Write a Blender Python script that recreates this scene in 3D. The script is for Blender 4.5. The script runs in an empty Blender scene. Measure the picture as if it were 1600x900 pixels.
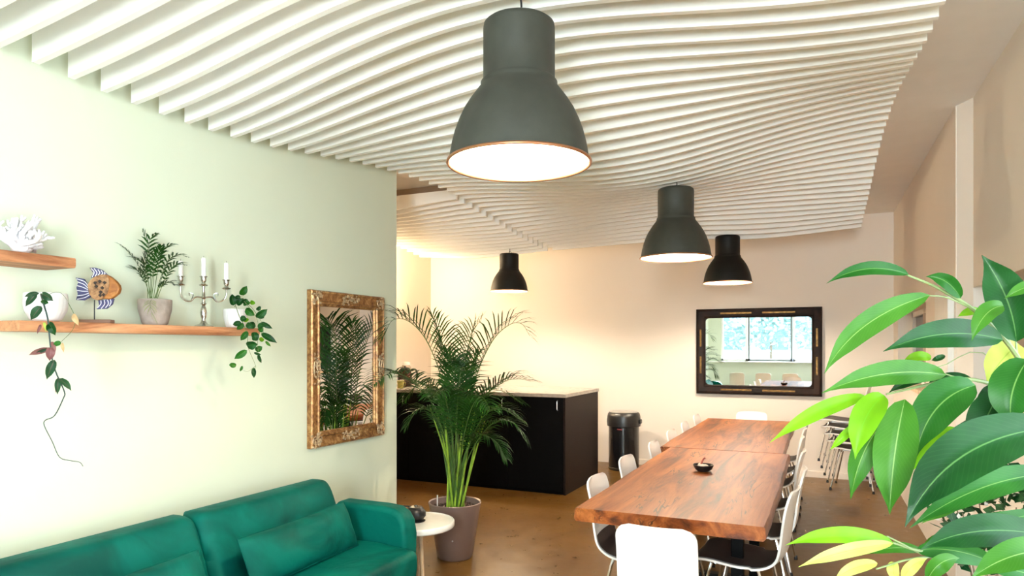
import bpy, math, random
import numpy as np
from mathutils import Vector, Matrix, noise
random.seed(7)
C = bpy.context.scene.collection
S = bpy.context.scene
PI = math.pi
R = math.radians

# ------------------------------------------------------------------ camera, world, sun, exposure
YAW, CAM_H, FPX, HOR = R(24.7), 1.5, 1067.0, 543.0
cam_d = bpy.data.cameras.new('camera'); cam = bpy.data.objects.new('camera', cam_d); C.objects.link(cam)
cam.location = (0, 0, CAM_H); cam.rotation_euler = (PI/2, 0, YAW)
cam_d.sensor_width = 36; cam_d.lens = 36*FPX/1600; cam_d.shift_y = (HOR-450)/1600; cam_d.clip_start = .02
S.camera = cam

w = bpy.data.worlds.new('world'); S.world = w; w.use_nodes = True
wn = w.node_tree.nodes; wl = w.node_tree.links
bg = wn['Background']
tc = wn.new('ShaderNodeTexCoord'); sp = wn.new('ShaderNodeSeparateXYZ'); rp = wn.new('ShaderNodeValToRGB')
wl.new(tc.outputs['Generated'], sp.inputs[0]); wl.new(sp.outputs['Z'], rp.inputs[0]); wl.new(rp.outputs[0], bg.inputs[0])
rp.color_ramp.elements[0].color = (.80, .90, 1, 1); rp.color_ramp.elements[1].color = (.42, .66, 1, 1)
bg.inputs[1].default_value = 3.0

sd = bpy.data.lights.new('sun', 'SUN'); sun = bpy.data.objects.new('sun', sd); C.objects.link(sun)
sd.energy = 24; sd.angle = R(1.2); sd.color = (.86, .93, 1)
sun.location = (-2, -6, 6)
sun.rotation_euler = Vector((-.12, 1.0, -.56)).to_track_quat('-Z', 'Y').to_euler()

FILL_REAR, FILL_SIDE = 125, 12
S.view_settings.view_transform = 'Standard'; S.view_settings.look = 'None'
S.view_settings.gamma = 1; S.view_settings.use_curve_mapping = False
S.view_settings.exposure = 1.75
S.cycles.max_bounces = 10; S.cycles.diffuse_bounces = 6; S.cycles.glossy_bounces = 4
S.cycles.transparent_max_bounces = 8; S.cycles.sample_clamp_indirect = 6
S.cycles.use_denoising = True
S.cycles.caustics_reflective = False; S.cycles.caustics_refractive = False

# ------------------------------------------------------------------ measuring helpers
FW = Vector((-math.sin(YAW), math.cos(YAW), 0)); RT = Vector((math.cos(YAW), math.sin(YAW), 0)); UP = Vector((0, 0, 1))
def P(px, py, d):
    """the world point whose photograph pixel is (px,py) at depth d metres"""
    return Vector((0, 0, CAM_H)) + d*(FW + RT*((px-800)/FPX) + UP*((HOR-py)/FPX))

# ------------------------------------------------------------------ materials
MATS = {}
def new_mat(name):
    m = bpy.data.materials.new(name); m.use_nodes = True
    n = m.node_tree.nodes; l = m.node_tree.links
    return m, n, l, n['Principled BSDF']
def coords(n, l, scale=(1, 1, 1), kind='Object'):
    t = n.new('ShaderNodeTexCoord'); mp = n.new('ShaderNodeMapping'); mp.inputs['Scale'].default_value = scale
    l.new(t.outputs[kind], mp.inputs[0]); return mp.outputs[0]
def tex_noise(n, l, vec, scale, detail=4, rough=.55, dist=0):
    t = n.new('ShaderNodeTexNoise'); t.inputs['Scale'].default_value = scale; t.inputs['Detail'].default_value = detail
    t.inputs['Roughness'].default_value = rough; t.inputs['Distortion'].default_value = dist
    l.new(vec, t.inputs['Vector']); return t.outputs['Fac']
def ramp(n, l, fac, stops):
    r = n.new('ShaderNodeValToRGB'); e = r.color_ramp.elements
    while len(e) < len(stops): e.new(.5)
    for el, (p, c) in zip(e, stops): el.position = p; el.color = (*c, 1)
    l.new(fac, r.inputs[0]); return r.outputs[0]
def mix(n, l, a, b, fac, mode='MIX'):
    m = n.new('ShaderNodeMix'); m.data_type = 'RGBA'; m.blend_type = mode
    for s, v in ((m.inputs[6], a), (m.inputs[7], b), (m.inputs[0], fac)):
        if isinstance(v, (int, float)): s.default_value = v
        elif isinstance(v, tuple): s.default_value = (*v, 1)
        else: l.new(v, s)
    return m.outputs[2]
def bump(n, l, b, h, strength, dist=.01):
    x = n.new('ShaderNodeBump'); x.inputs['Strength'].default_value = strength; x.inputs['Distance'].default_value = dist
    l.new(h, x.inputs['Height']); l.new(x.outputs[0], b.inputs['Normal'])
def mat(name, col, rough=.5, metal=0, var=.08, scale=6, bmp=0, bscale=80, sheen=0, coat=0, spec=.5, emis=None, tint=None):
    if name in MATS: return MATS[name]
    m, n, l, b = new_mat(name)
    v = coords(n, l); f = tex_noise(n, l, v, scale)
    lo = tuple(c*(1-var) for c in col); hi = tuple(min(1, c*(1+var)) for c in (tint or col))
    l.new(ramp(n, l, f, [(.3, lo), (.7, hi)]), b.inputs['Base Color'])
    b.inputs['Roughness'].default_value = rough; b.inputs['Metallic'].default_value = metal
    b.inputs['Sheen Weight'].default_value = sheen; b.inputs['Coat Weight'].default_value = coat
    b.inputs['Specular IOR Level'].default_value = spec
    if bmp: bump(n, l, b, tex_noise(n, l, v, bscale, 3), bmp)
    if emis: b.inputs['Emission Color'].default_value = (*emis[0], 1); b.inputs['Emission Strength'].default_value = emis[1]
    MATS[name] = m; return m

M_green = mat('sage_plaster', (.67, .715, .56), .7, var=.02, scale=1.2, bmp=.05, bscale=160)
M_cream = mat('cream_plaster', (.80, .73, .66), .7, var=.02, scale=1.0, bmp=.05, bscale=140)
M_white = mat('white_paint', (.82, .81, .78), .6, var=.02)
M_baffle = mat('white_felt', (.945, .935, .90), .85, var=.015, scale=3, bmp=.06, bscale=300)
M_dark = mat('black_laminate', (.0012, .0012, .0014), .55, var=.2, spec=.06)
M_espresso = mat('espresso_laminate', (.008, .004, .003), .5, var=.15, spec=.12)
M_top = mat('grey_stone_top', (.34, .30, .26), .25, var=.15, scale=30)
M_steel = mat('brushed_steel', (.62, .61, .6), .3, 1, var=.05)
M_chrome = mat('chrome', (.78, .78, .78), .12, 1, var=.03)
M_black = mat('black_plastic', (.012, .012, .013), .35, var=.2)
M_shell = mat('white_lacquered_shell', (.90, .88, .86), .35, var=.015, coat=.2)
M_seat = mat('dark_brown_seat', (.045, .026, .022), .5, var=.2, bmp=.05)
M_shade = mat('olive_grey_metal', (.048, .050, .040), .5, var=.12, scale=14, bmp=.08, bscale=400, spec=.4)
M_shade_backlit = mat('backlit_grey_metal', (.008, .008, .007), .5, var=.12, spec=.25)  # darker copy of the lamp metal, with backlit shade painted in
M_inner = mat('white_enamel', (.93, .90, .80), .4, var=.01)
M_copper = mat('copper_edge', (.45, .20, .10), .35, .8, var=.1)
M_bulb = mat('lit_bulb', (1, .95, .8), .4, emis=((1, .86, .62), 14))
M_planter = mat('taupe_lacquer', (.25, .175, .155), .35, .35, var=.05, scale=3, bmp=.03)
M_soil = mat('clay_pebbles', (.06, .03, .02), .9, var=.5, scale=60, bmp=.5, bscale=90)
M_potw = mat('white_ceramic', (.80, .79, .78), .5, var=.03)
M_potg = mat('grey_concrete_pot', (.33, .27, .23), .8, var=.25, scale=16, bmp=.2, bscale=60)
M_candle = mat('white_wax', (.90, .89, .86), .45, var=.01)
M_silver = mat('tarnished_silver', (.55, .53, .48), .22, 1, var=.25, scale=40)
M_coral = mat('white_coral_skeleton', (.86, .84, .86), .8, var=.04, bmp=.5, bscale=160)
M_stem = mat('green_stem', (.09, .14, .03), .5, var=.2)
M_stemdark = mat('dark_vine_stem', (.03, .055, .05), .5, var=.2)
M_palestem = mat('pale_green_stem', (.17, .22, .08), .5, var=.15)
M_bark = mat('grey_bark', (.20, .15, .10), .8, var=.3, scale=30, bmp=.4)
M_cane = mat('areca_cane', (.22, .36, .03), .45, var=.35, scale=12)
M_cane2 = mat('dark_areca_cane', (.05, .12, .015), .5, var=.35, scale=12)
M_glassblack = mat('dark_window_glass', (.010, .009, .009), .12, var=.2)
M_tan = mat('tan_panel', (.33, .24, .17), .5, var=.05)
M_gilt = None

def wood(name, c1, c2, c3, scale, rough=.5, crack=None, bmp=.2, rng=(.35, .5, .65)):
    m, n, l, b = new_mat(name)
    v = coords(n, l, scale)
    f = tex_noise(n, l, v, 1.0, 6, .6, .9)
    col = ramp(n, l, f, [(rng[0], c1), (rng[1], c2), (rng[2], c3)])
    f2 = tex_noise(n, l, v, 7.0, 5, .7)
    col = mix(n, l, col, ramp(n, l, f2, [(.3, (.55, .5, .45)), (.6, (1, 1, 1))]), .55, 'MULTIPLY')
    if crack:
        v3 = coords(n, l, tuple(s*crack for s in scale))
        f3 = tex_noise(n, l, v3, 1.0, 3, .6, 2.2)
        m3 = n.new('ShaderNodeMath'); m3.operation = 'SUBTRACT'; l.new(f3, m3.inputs[0]); m3.inputs[1].default_value = .5
        m4 = n.new('ShaderNodeMath'); m4.operation = 'ABSOLUTE'; l.new(m3.outputs[0], m4.inputs[0])
        line = ramp(n, l, m4.outputs[0], [(0, (1, 1, 1)), (.005, (1, 1, 1)), (.014, (0, 0, 0))])
        msk = ramp(n, l, tex_noise(n, l, coords(n, l, (3.1, 1.4, 3)), 1.0, 2), [(.50, (0, 0, 0)), (.58, (1, 1, 1))])
        cm = mix(n, l, line, msk, 1.0, 'MULTIPLY')
        col = mix(n, l, col, (.035, .012, .005), cm)
    l.new(col, b.inputs['Base Color']); b.inputs['Roughness'].default_value = rough
    bump(n, l, b, f2, bmp, .004)
    MATS[name] = m; return m
M_table = wood('oiled_oak_slab', (.045, .009, .0015), (.21, .052, .009), (.36, .12, .027), (9, .9, 9), .36, crack=.55, bmp=.35)
M_table.node_tree.nodes['Principled BSDF'].inputs['Specular IOR Level'].default_value = .22
M_shelf = wood('light_pine_board', (.30, .105, .04), (.56, .25, .115), (.66, .35, .18), (14, 1.6, 14), .55)
M_mango = wood('mango_wood', (.16, .07, .025), (.34, .17, .07), (.50, .29, .13), (30, 30, 30), .5)
M_fishhead = wood('orange_wood', (.26, .08, .012), (.38, .14, .025), (.48, .20, .045), (25, 8, 25), .45)
M_legwood = wood('birch_leg', (.62, .42, .25), (.74, .55, .36), (.80, .63, .45), (20, 20, 2), .45)
M_walnut = wood('dark_walnut_frame', (.004, .0015, .001), (.010, .004, .0025), (.020, .008, .004), (6, 6, 6), .5, bmp=.1)
M_walnut.node_tree.nodes['Principled BSDF'].inputs['Specular IOR Level'].default_value = .15

def floor_mat():
    m, n, l, b = new_mat('brown_polished_concrete')
    v = coords(n, l)
    f = tex_noise(n, l, v, .9, 6, .6, .6)
    col = ramp(n, l, f, [(.3, (.090, .040, .008)), (.5, (.135, .066, .014)), (.72, (.20, .112, .030))])
    f2 = tex_noise(n, l, v, 9, 5, .65)
    col = mix(n, l, col, ramp(n, l, f2, [(.35, (.8, .78, .75)), (.65, (1, 1, 1))]), .6, 'MULTIPLY')
    l.new(col, b.inputs['Base Color'])
    l.new(ramp(n, l, f2, [(.3, (.26,)*3), (.7, (.38,)*3)]), b.inputs['Roughness'])
    bump(n, l, b, f2, .04)
    return m
M_floor = floor_mat()
M_floor.node_tree.nodes['Principled BSDF'].inputs['Specular IOR Level'].default_value = .3
def velvet():
    m, n, l, b = new_mat('teal_green_velvet')
    v = coords(n, l)
    f = tex_noise(n, l, v, 3.2, 4, .5, .8)
    col = ramp(n, l, f, [(.34, (.0004, .052, .040)), (.62, (.0008, .112, .084))])
    l.new(col, b.inputs['Base Color']); b.inputs['Roughness'].default_value = .55
    b.inputs['Sheen Weight'].default_value = .05; b.inputs['Sheen Roughness'].default_value = .35
    b.inputs['Sheen Tint'].default_value = (.0, .9, .75, 1)
    b.inputs['Specular IOR Level'].default_value = .08
    bump(n, l, b, tex_noise(n, l, v, 5, 3, .5, 1), .35, .02)
    return m
M_velvet = velvet()
def gilt():
    m, n, l, b = new_mat('worn_gilt_frame')
    v = coords(n, l)
    f = tex_noise(n, l, v, 26, 5, .7, .6)
    l.new(ramp(n, l, f, [(.34, (.13, .045, .015)), (.52, (.36, .17, .055)), (.70, (.66, .42, .17))]), b.inputs['Base Color'])
    b.inputs['Metallic'].default_value = .45; b.inputs['Roughness'].default_value = .38
    bump(n, l, b, f, .4, .004)
    return m
M_gilt = gilt()
M_gold = mat('aged_gold_strip', (.20, .11, .03), .4, .7, var=.5, scale=30)
def mirror_mat():
    m, n, l, b = new_mat('silvered_glass')
    v = coords(n, l)
    b.inputs['Metallic'].default_value = 1; b.inputs['Roughness'].default_value = .004
    l.new(ramp(n, l, tex_noise(n, l, v, 2), [(.2, (.87, .88, .87)), (.8, (.90, .90, .89))]), b.inputs['Base Color'])
    return m
M_mirror = mirror_mat()
def glass_mat():
    m = bpy.data.materials.new('window_glass'); m.use_nodes = True
    n = m.node_tree.nodes; l = m.node_tree.links; n.clear()
    o = n.new('ShaderNodeOutputMaterial'); t = n.new('ShaderNodeBsdfTransparent'); g = n.new('ShaderNodeBsdfGlossy')
    g.inputs['Roughness'].default_value = .02; t.inputs[0].default_value = (.95, .98, .97, 1)
    fr = n.new('ShaderNodeFresnel'); fr.inputs[0].default_value = 1.45; mx = n.new('ShaderNodeMixShader')
    l.new(fr.outputs[0], mx.inputs[0]); l.new(t.outputs[0], mx.inputs[1]); l.new(g.outputs[0], mx.inputs[2]); l.new(mx.outputs[0], o.inputs[0])
    return m
M_glass = glass_mat()

def leaf_mat(name, dark, light, rib, rough=.42, trans=.25, vein=.05, back=None):
    if name in MATS: return MATS[name]
    m, n, l, b = new_mat(name)
    uv = n.new('ShaderNodeUVMap'); sp = n.new('ShaderNodeSeparateXYZ'); l.new(uv.outputs[0], sp.inputs[0])
    def M(op, a, b_, c=None):
        x = n.new('ShaderNodeMath'); x.operation = op
        for i, v in enumerate((a, b_, c)):
            if v is None: continue
            if isinstance(v, (int, float)): x.inputs[i].default_value = v
            else: l.new(v, x.inputs[i])
        return x.outputs[0]
    a = M('ABSOLUTE', M('SUBTRACT', sp.outputs['Y'], .5), 0)
    mid = M('SUBTRACT', 1, M('MULTIPLY', a, 44)); mid = M('MAXIMUM', mid, 0)
    ph = M('SUBTRACT', M('MULTIPLY', sp.outputs['X'], 24), M('MULTIPLY', a, 10))
    vn = M('POWER', M('ABSOLUTE', M('SINE', M('MULTIPLY', ph, PI), 0), 0), 26)
    v = coords(n, l)
    base = ramp(n, l, tex_noise(n, l, v, 9, 3), [(.3, dark), (.7, light)])
    col = mix(n, l, base, rib, M('MULTIPLY', vn, vein))
    col = mix(n, l, col, rib, mid)
    l.new(col, b.inputs['Base Color']); b.inputs['Roughness'].default_value = rough
    b.inputs['Specular IOR Level'].default_value = .22
    out = [x for x in n if x.type == 'OUTPUT_MATERIAL'][0]
    tr = n.new('ShaderNodeBsdfTranslucent'); l.new(col, tr.inputs[0]); mx = n.new('ShaderNodeMixShader'); mx.inputs[0].default_value = trans
    l.new(b.outputs[0], mx.inputs[1]); l.new(tr.outputs[0], mx.inputs[2]); l.new(mx.outputs[0], out.inputs[0])
    MATS[name] = m; return m
L_haze = leaf_mat('hazy_tree_leaf', (.30, .42, .38), (.45, .58, .52), (.4, .5, .4), vein=0)  # overexposed glare outdoors painted into the leaf colour as haze
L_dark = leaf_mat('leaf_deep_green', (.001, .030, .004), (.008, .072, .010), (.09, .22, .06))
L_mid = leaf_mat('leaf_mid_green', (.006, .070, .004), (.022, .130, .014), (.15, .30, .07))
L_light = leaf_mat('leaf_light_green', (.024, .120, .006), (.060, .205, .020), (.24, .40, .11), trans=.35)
L_lime = leaf_mat('leaf_bright_lime', (.10, .30, .006), (.22, .48, .012), (.14, .42, .02), trans=.45)  # backlighting on bright leaves painted into this yellow-green
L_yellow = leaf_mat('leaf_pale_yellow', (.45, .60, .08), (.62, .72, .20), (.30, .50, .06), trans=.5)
L_blackish = leaf_mat('leaf_blackish_green', (.003, .035, .012), (.012, .085, .02), (.05, .16, .05))  # very dark green leaf colour
L_palm = leaf_mat('palm_leaflet', (.005, .035, .004), (.020, .085, .010), (.05, .14, .02), rough=.42, vein=0)
L_pink = leaf_mat('hoya_pink_leaf', (.14, .05, .055), (.30, .13, .12), (.4, .2, .2), vein=.1)
L_hoya = leaf_mat('hoya_dark_leaf', (.006, .030, .012), (.02, .085, .03), (.25, .08, .10), vein=.1)
L_brown = leaf_mat('dry_tan_leaf', (.45, .28, .12), (.6, .42, .22), (.4, .25, .1), vein=.1)

# ------------------------------------------------------------------ mesh building
FRAMES = {}
class MB:
    def __init__(s): s.v = []; s.f = []; s.uv = {}
    def box(s, lo, hi, M=None):
        b = len(s.v)
        for z in (lo[2], hi[2]):
            for y in (lo[1], hi[1]):
                for x in (lo[0], hi[0]):
                    p = Vector((x, y, z)); s.v.append(M @ p if M else p)
        for f in ((0, 2, 3, 1), (4, 5, 7, 6), (0, 1, 5, 4), (2, 6, 7, 3), (0, 4, 6, 2), (1, 3, 7, 5)): s.f.append([b+i for i in f])
        return s
    def tube(s, pts, r, n=8, cap=True):
        pts = [Vector(p) for p in pts]; m = len(pts)
        if not isinstance(r, (list, tuple)): r = [r]*m
        b = len(s.v); prev = None
        for i, p in enumerate(pts):
            t = (pts[min(i+1, m-1)]-pts[max(i-1, 0)]).normalized()
            if prev is None:
                prev = t.cross(Vector((0, 0, 1)) if abs(t.z) < .9 else Vector((1, 0, 0))).normalized()
            a = (prev - t*prev.dot(t)).normalized(); prev = a; c = t.cross(a)
            for k in range(n):
                an = 2*PI*k/n; s.v.append(p + (a*math.cos(an)+c*math.sin(an))*r[i])
        for i in range(m-1):
            for k in range(n):
                s.f.append([b+i*n+k, b+i*n+(k+1) % n, b+(i+1)*n+(k+1) % n, b+(i+1)*n+k])
        if cap: s.f.append([b+k for k in range(n)][::-1]); s.f.append([b+(m-1)*n+k for k in range(n)])
        return s
    def lathe(s, prof, c=(0, 0, 0), n=32, rib=0, nrib=0, M=None):
        b = len(s.v); c = Vector(c); m = len(prof)
        for (r, z) in prof:
            for k in range(n):
                an = 2*PI*k/n; rr = r*(1+rib*math.cos(nrib*an)) if rib else r
                p = Vector((rr*math.cos(an), rr*math.sin(an), z)); s.v.append((M @ p if M else p)+c)
        for i in range(m-1):
            for k in range(n):
                s.f.append([b+i*n+k, b+i*n+(k+1) % n, b+(i+1)*n+(k+1) % n, b+(i+1)*n+k])
        if prof[0][0] > 1e-5: pass
        return s
    def grid(s, fn, nu, nv, uv=False, flip=False):
        b = len(s.v)
        for i in range(nu+1):
            for j in range(nv+1): s.v.append(Vector(fn(i/nu, j/nv)))
        for i in range(nu):
            for j in range(nv):
                q = [b+i*(nv+1)+j, b+(i+1)*(nv+1)+j, b+(i+1)*(nv+1)+j+1, b+i*(nv+1)+j+1]
                if flip: q = q[::-1]
                s.f.append(q)
        if uv:
            for i in range(nu+1):
                for j in range(nv+1): s.uv[b+i*(nv+1)+j] = (i/nu, j/nv)
        return s
    def prism(s, poly, t0, t1, M):
        """poly in local xy, extruded z t0..t1, through matrix M"""
        b = len(s.v); n = len(poly)
        for t in (t0, t1):
            for (x, y) in poly: s.v.append(M @ Vector((x, y, t)))
        s.f.append([b+i for i in range(n)][::-1]); s.f.append([b+n+i for i in range(n)])
        for i in range(n): s.f.append([b+i, b+(i+1) % n, b+n+(i+1) % n, b+n+i])
        return s
    def ball(s, c, rx, ry=None, rz=None, n=10, m=6, M=None):
        ry = ry or rx; rz = rz or rx
        prof = [(math.sin(PI*i/m), -math.cos(PI*i/m)) for i in range(m+1)]
        b = len(s.v); c = Vector(c)
        for (r, z) in prof:
            for k in range(n):
                an = 2*PI*k/n; p = Vector((r*math.cos(an)*rx, r*math.sin(an)*ry, z*rz)); s.v.append((M @ p if M else p)+c)
        for i in range(m):
            for k in range(n): s.f.append([b+i*n+k, b+i*n+(k+1) % n, b+(i+1)*n+(k+1) % n, b+(i+1)*n+k])
        return s
    def build(s, name, material, parent=None, bevel=0, seg=2, angle=38, world=False, smooth=True, label=None, kind=None):
        v = s.v
        if world and parent is not None and parent.name in FRAMES:
            Mi = FRAMES[parent.name].inverted(); v = [Mi @ Vector(p) for p in v]
        me = bpy.data.meshes.new(name); me.from_pydata([tuple(p) for p in v], [], s.f)
        if s.uv:
            u = me.uv_layers.new(name='UVMap')
            for lp in me.loops: u.data[lp.index].uv = s.uv.get(lp.vertex_index, (0, .2))
        me.materials.append(material)
        if smooth:
            me.shade_smooth(); me.set_sharp_from_angle(angle=R(angle))
        me.validate(); me.update()
        o = bpy.data.objects.new(name, me); C.objects.link(o)
        if parent is not None:
            o.parent = parent
            if parent.name in FRAMES: FRAMES[o.name] = FRAMES[parent.name]
        if bevel:
            md = o.modifiers.new('bevel', 'BEVEL'); md.width = bevel; md.segments = seg; md.limit_method = 'ANGLE'; md.angle_limit = R(40)
        if label: o['label'] = label
        if kind: o['kind'] = kind
        return o

def thing(name, label, cat, loc=(0, 0, 0), rz=0, group=None, rot=None):
    o = bpy.data.objects.new(name, None); C.objects.link(o); o.empty_display_size = .1
    o.location = loc; o.rotation_euler = rot or (0, 0, rz)
    FRAMES[o.name] = Matrix.Translation(Vector(loc)) @ o.rotation_euler.to_matrix().to_4x4()
    o['label'] = label; o['category'] = cat
    if group: o['group'] = group
    return o
def tag(o, label, cat, group=None, kind=None):
    o['label'] = label; o['category'] = cat
    if group: o['group'] = group
    if kind: o['kind'] = kind
    return o
def struct(mb, name, m, parent=None, **k):
    o = mb.build(name, m, parent, **k)
    if parent is None: o['kind'] = 'structure'
    return o
KIDS = {}
def copy_tree(o, parent=None):
    c = o.copy(); C.objects.link(c)
    if parent is not None: c.parent = parent
    for ch in [x for x in bpy.data.objects if x.parent == o]: copy_tree(ch, c)
    return c
def dup(root, loc, rz, label, group=None):
    c = copy_tree(root); c.location = loc; c.rotation_euler = (0, 0, rz); c['label'] = label
    if group: c['group'] = group
    return c
def smooth_path(pts, n=6):
    pts = [Vector(p) for p in pts]; out = []
    q = [2*pts[0]-pts[1]] + pts + [2*pts[-1]-pts[-2]]
    for i in range(1, len(q)-2):
        a, b, c, d = q[i-1], q[i], q[i+1], q[i+2]
        for k in range(n):
            t = k/n
            out.append(.5*((2*b)+(-a+c)*t+(2*a-5*b+4*c-d)*t*t+(-a+3*b-3*c+d)*t**3))
    out.append(pts[-1]); return out
def taper(r0, r1, n): return [r0+(r1-r0)*i/(n-1) for i in range(n)]

# ------------------------------------------------------------------ the room
CEIL = 3.0
GX, GY = -2.96, 4.34            # green wall face and where it ends
BY = 8.64                       # back wall
KX = -5.29                      # kitchen left wall
RY = -2.2                       # window wall behind the camera
def rx(y): return .68+.014*(BY-y)
struct(MB().box((KX-.3, RY-.3, -.12), (1.2, BY+.3, 0)), 'floor', M_floor)
ceiling = struct(MB().box((KX-.3, RY-.3, CEIL), (1.2, BY+.3, CEIL+.12)), 'ceiling', M_white)
struct(MB().box((GX-.14, RY, 0), (GX, GY, CEIL)), 'wall_left', M_green)
struct(MB().box((KX-.3, GY-.14, 0), (GX-.141, GY-.02, CEIL)), 'wall_kitchen_front', M_cream)
struct(MB().box((KX-.15, GY, 0), (KX, BY, CEIL)), 'wall_kitchen_left', M_cream)
struct(MB().box((KX-.15, BY, 0), (1.2, BY+.15, CEIL)), 'wall_back', M_cream)
# right wall with two window openings and a step
def rwall(y0, y1, z0, z1, off=0.):
    m = MB(); x0, x1 = rx(y0)+off, rx(y1)+off; b = 0
    vs = [(x0, y0), (x1, y1), (1.15, y1), (1.15, y0)]
    m.prism(vs, z0, z1, Matrix()); return m
ZS0, ZS1 = 1.13, 1.86
mr = MB()
for (y0, y1, z0, z1, off) in ((8.2, BY, 0, CEIL, 0), (5.0, 6.25, 0, CEIL, 0), (6.25, 8.2, 0, ZS0, 0), (6.25, 8.2, ZS1, CEIL, 0)):
    s_ = rwall(y0, y1, z0, z1, off); b = len(mr.v); mr.v += s_.v; mr.f += [[i+b for i in f] for f in s_.f]
mr.prism([(rx(4.88)+.07, 4.88), (rx(5.0)+.004, 5.0), (1.15, 5.0), (1.15, 4.88)], 0, CEIL, Matrix())
for (y0, y1, z0, z1) in ((RY, -1.9, 0, CEIL), (1.7, 2.6, 0, CEIL), (-1.9, 1.7, 0, .12), (-1.9, 1.7, 1.9, CEIL), (2.6, 4.88, 0, ZS0), (2.6, 4.88, ZS1, CEIL)):
    s_ = rwall(y0, y1, z0, z1, .07); b = len(mr.v); mr.v += s_.v; mr.f += [[i+b for i in f] for f in s_.f]
struct(mr, 'wall_right', M_cream)
def niche(name, y0, y1, off, depth, mull, tan):
    x0 = max(rx(y0), rx(y1))+off
    wn_ = struct(MB().box((x0+depth, y0, ZS0), (x0+depth+.03, y1, ZS1)), name, M_glassblack)
    fr = MB()
    for (a, b, c, d) in ((y0, y0+.05, ZS0, ZS1), (y1-.05, y1, ZS0, ZS1), (y0, y1, ZS1-.05, ZS1), (y0, y1, ZS0, ZS0+.05)):
        fr.box((x0+depth-.03, a, c), (x0+depth+.01, b, d))
    for y in mull: fr.box((x0+depth-.03, y-.02, ZS0), (x0+depth+.01, y+.02, ZS1))
    fr.build('window_frame', M_white, wn_)
    MB().box((x0-.05, y0+.004, ZS0+.001), (x0+depth-.031, y1-.004, ZS0+.03)).build('window_sill', M_legwood, wn_)
    if tan: MB().box((x0+depth-.05, tan[0], ZS0+.06), (x0+depth-.031, tan[1], ZS1-.055)).build('blind', M_tan, wn_)
niche('window_1', 6.25, 8.2, 0, .13, (7.2,), (6.4, 7.15))
niche('window_2', 2.6, 4.88, .07, .16, (3.7,), (3.75, 4.8))
struct(MB().box((rx(5.4)-.03, 5.06, ZS0-.04), (rx(5.4)+.02, 5.62, ZS1+.03)), 'trim_1', M_white, bevel=.005)
# skirting
struct(MB().box((-2.35, BY-.015, 0), (rx(BY)-.01, BY-.0005, .07)), 'baseboard_back', M_cream)
struct(MB().box((GX+.0005, RY+.01, 0), (GX+.015, GY-.001, .07)), 'baseboard_left', M_white)

# window wall behind the camera
WX = [-2.62, -1.93, -.80, -.16, .72]
WZ0, WZ1 = .92, 2.75
struct(MB().box((GX, RY-.15, 0), (1.15, RY, WZ0)).box((GX, RY-.15, WZ1), (1.15, RY, CEIL)).box((GX, RY-.15, WZ0), (WX[0], RY, WZ1)).box((WX[-1], RY-.15, WZ0), (1.15, RY, WZ1)), 'wall_rear', M_green)
for i in range(4):
    a, b = WX[i]+.004, WX[i+1]-.004
    g = struct(MB().box((a+.04, RY-.10, WZ0+.05), (b-.04, RY-.094, WZ1-.05)), 'window_%d' % (i+3), M_glass)
    MB().box((a, RY-.13, WZ0), (a+.05, RY-.05, WZ1)).box((b-.05, RY-.13, WZ0), (b, RY-.05, WZ1)).box((a, RY-.13, WZ0), (b, RY-.05, WZ0+.06)).box((a, RY-.13, WZ1-.06), (b, RY-.05, WZ1)).build('window_frame', M_white if i != 1 else mat('grey_frame', (.25, .28, .28), .5), g)
    pd = bpy.data.lights.new('window_portal_or_fill', 'AREA'); po = bpy.data.objects.new('window_portal_or_fill', pd); C.objects.link(po)
    pd.shape = 'RECTANGLE'; pd.size = b-a; pd.size_y = WZ1-WZ0; pd.cycles.is_portal = i < 3; pd.energy = FILL_REAR; pd.color = (.92, .97, 1)  # fourth pane holds an unseen, added fill light; the others are sky portals
    po.location = ((a+b)/2, RY-.16, (WZ0+WZ1)/2); po.rotation_euler = (PI/2, 0, 0)
struct(MB().box((GX+.01, RY, WZ0-.03), (.9, RY+.14, WZ0)), 'trim_2', M_white, bevel=.004)

wx = rx(1.7)+.07  # unseen side windows, added for more daylight on the green wall
for i in range(3):
    a, b = -1.9+1.2*i+.004, -1.9+1.2*(i+1)-.004
    g = struct(MB().box((wx+.12, a+.04, .16), (wx+.126, b-.04, 1.86)), 'window_%d' % (i+7), M_glass)
    MB().box((wx+.09, a, .12), (wx+.17, a+.05, 1.9)).box((wx+.09, b-.05, .12), (wx+.17, b, 1.9)).box((wx+.09, a, .12), (wx+.17, b, .17)).box((wx+.09, a, 1.85), (wx+.17, b, 1.9)).build('window_frame', M_white, g)
pd = bpy.data.lights.new('window_portal_or_fill', 'AREA'); po = bpy.data.objects.new('window_portal_or_fill', pd); C.objects.link(po)  # added fill light behind the side windows, out of view
pd.shape = 'RECTANGLE'; pd.size = 1.78; pd.size_y = 3.6; pd.energy = FILL_SIDE; pd.color = (.92, .97, 1)
po.location = (wx+.2, -.1, 1.01); po.rotation_euler = (0, PI/2, 0)

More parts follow.
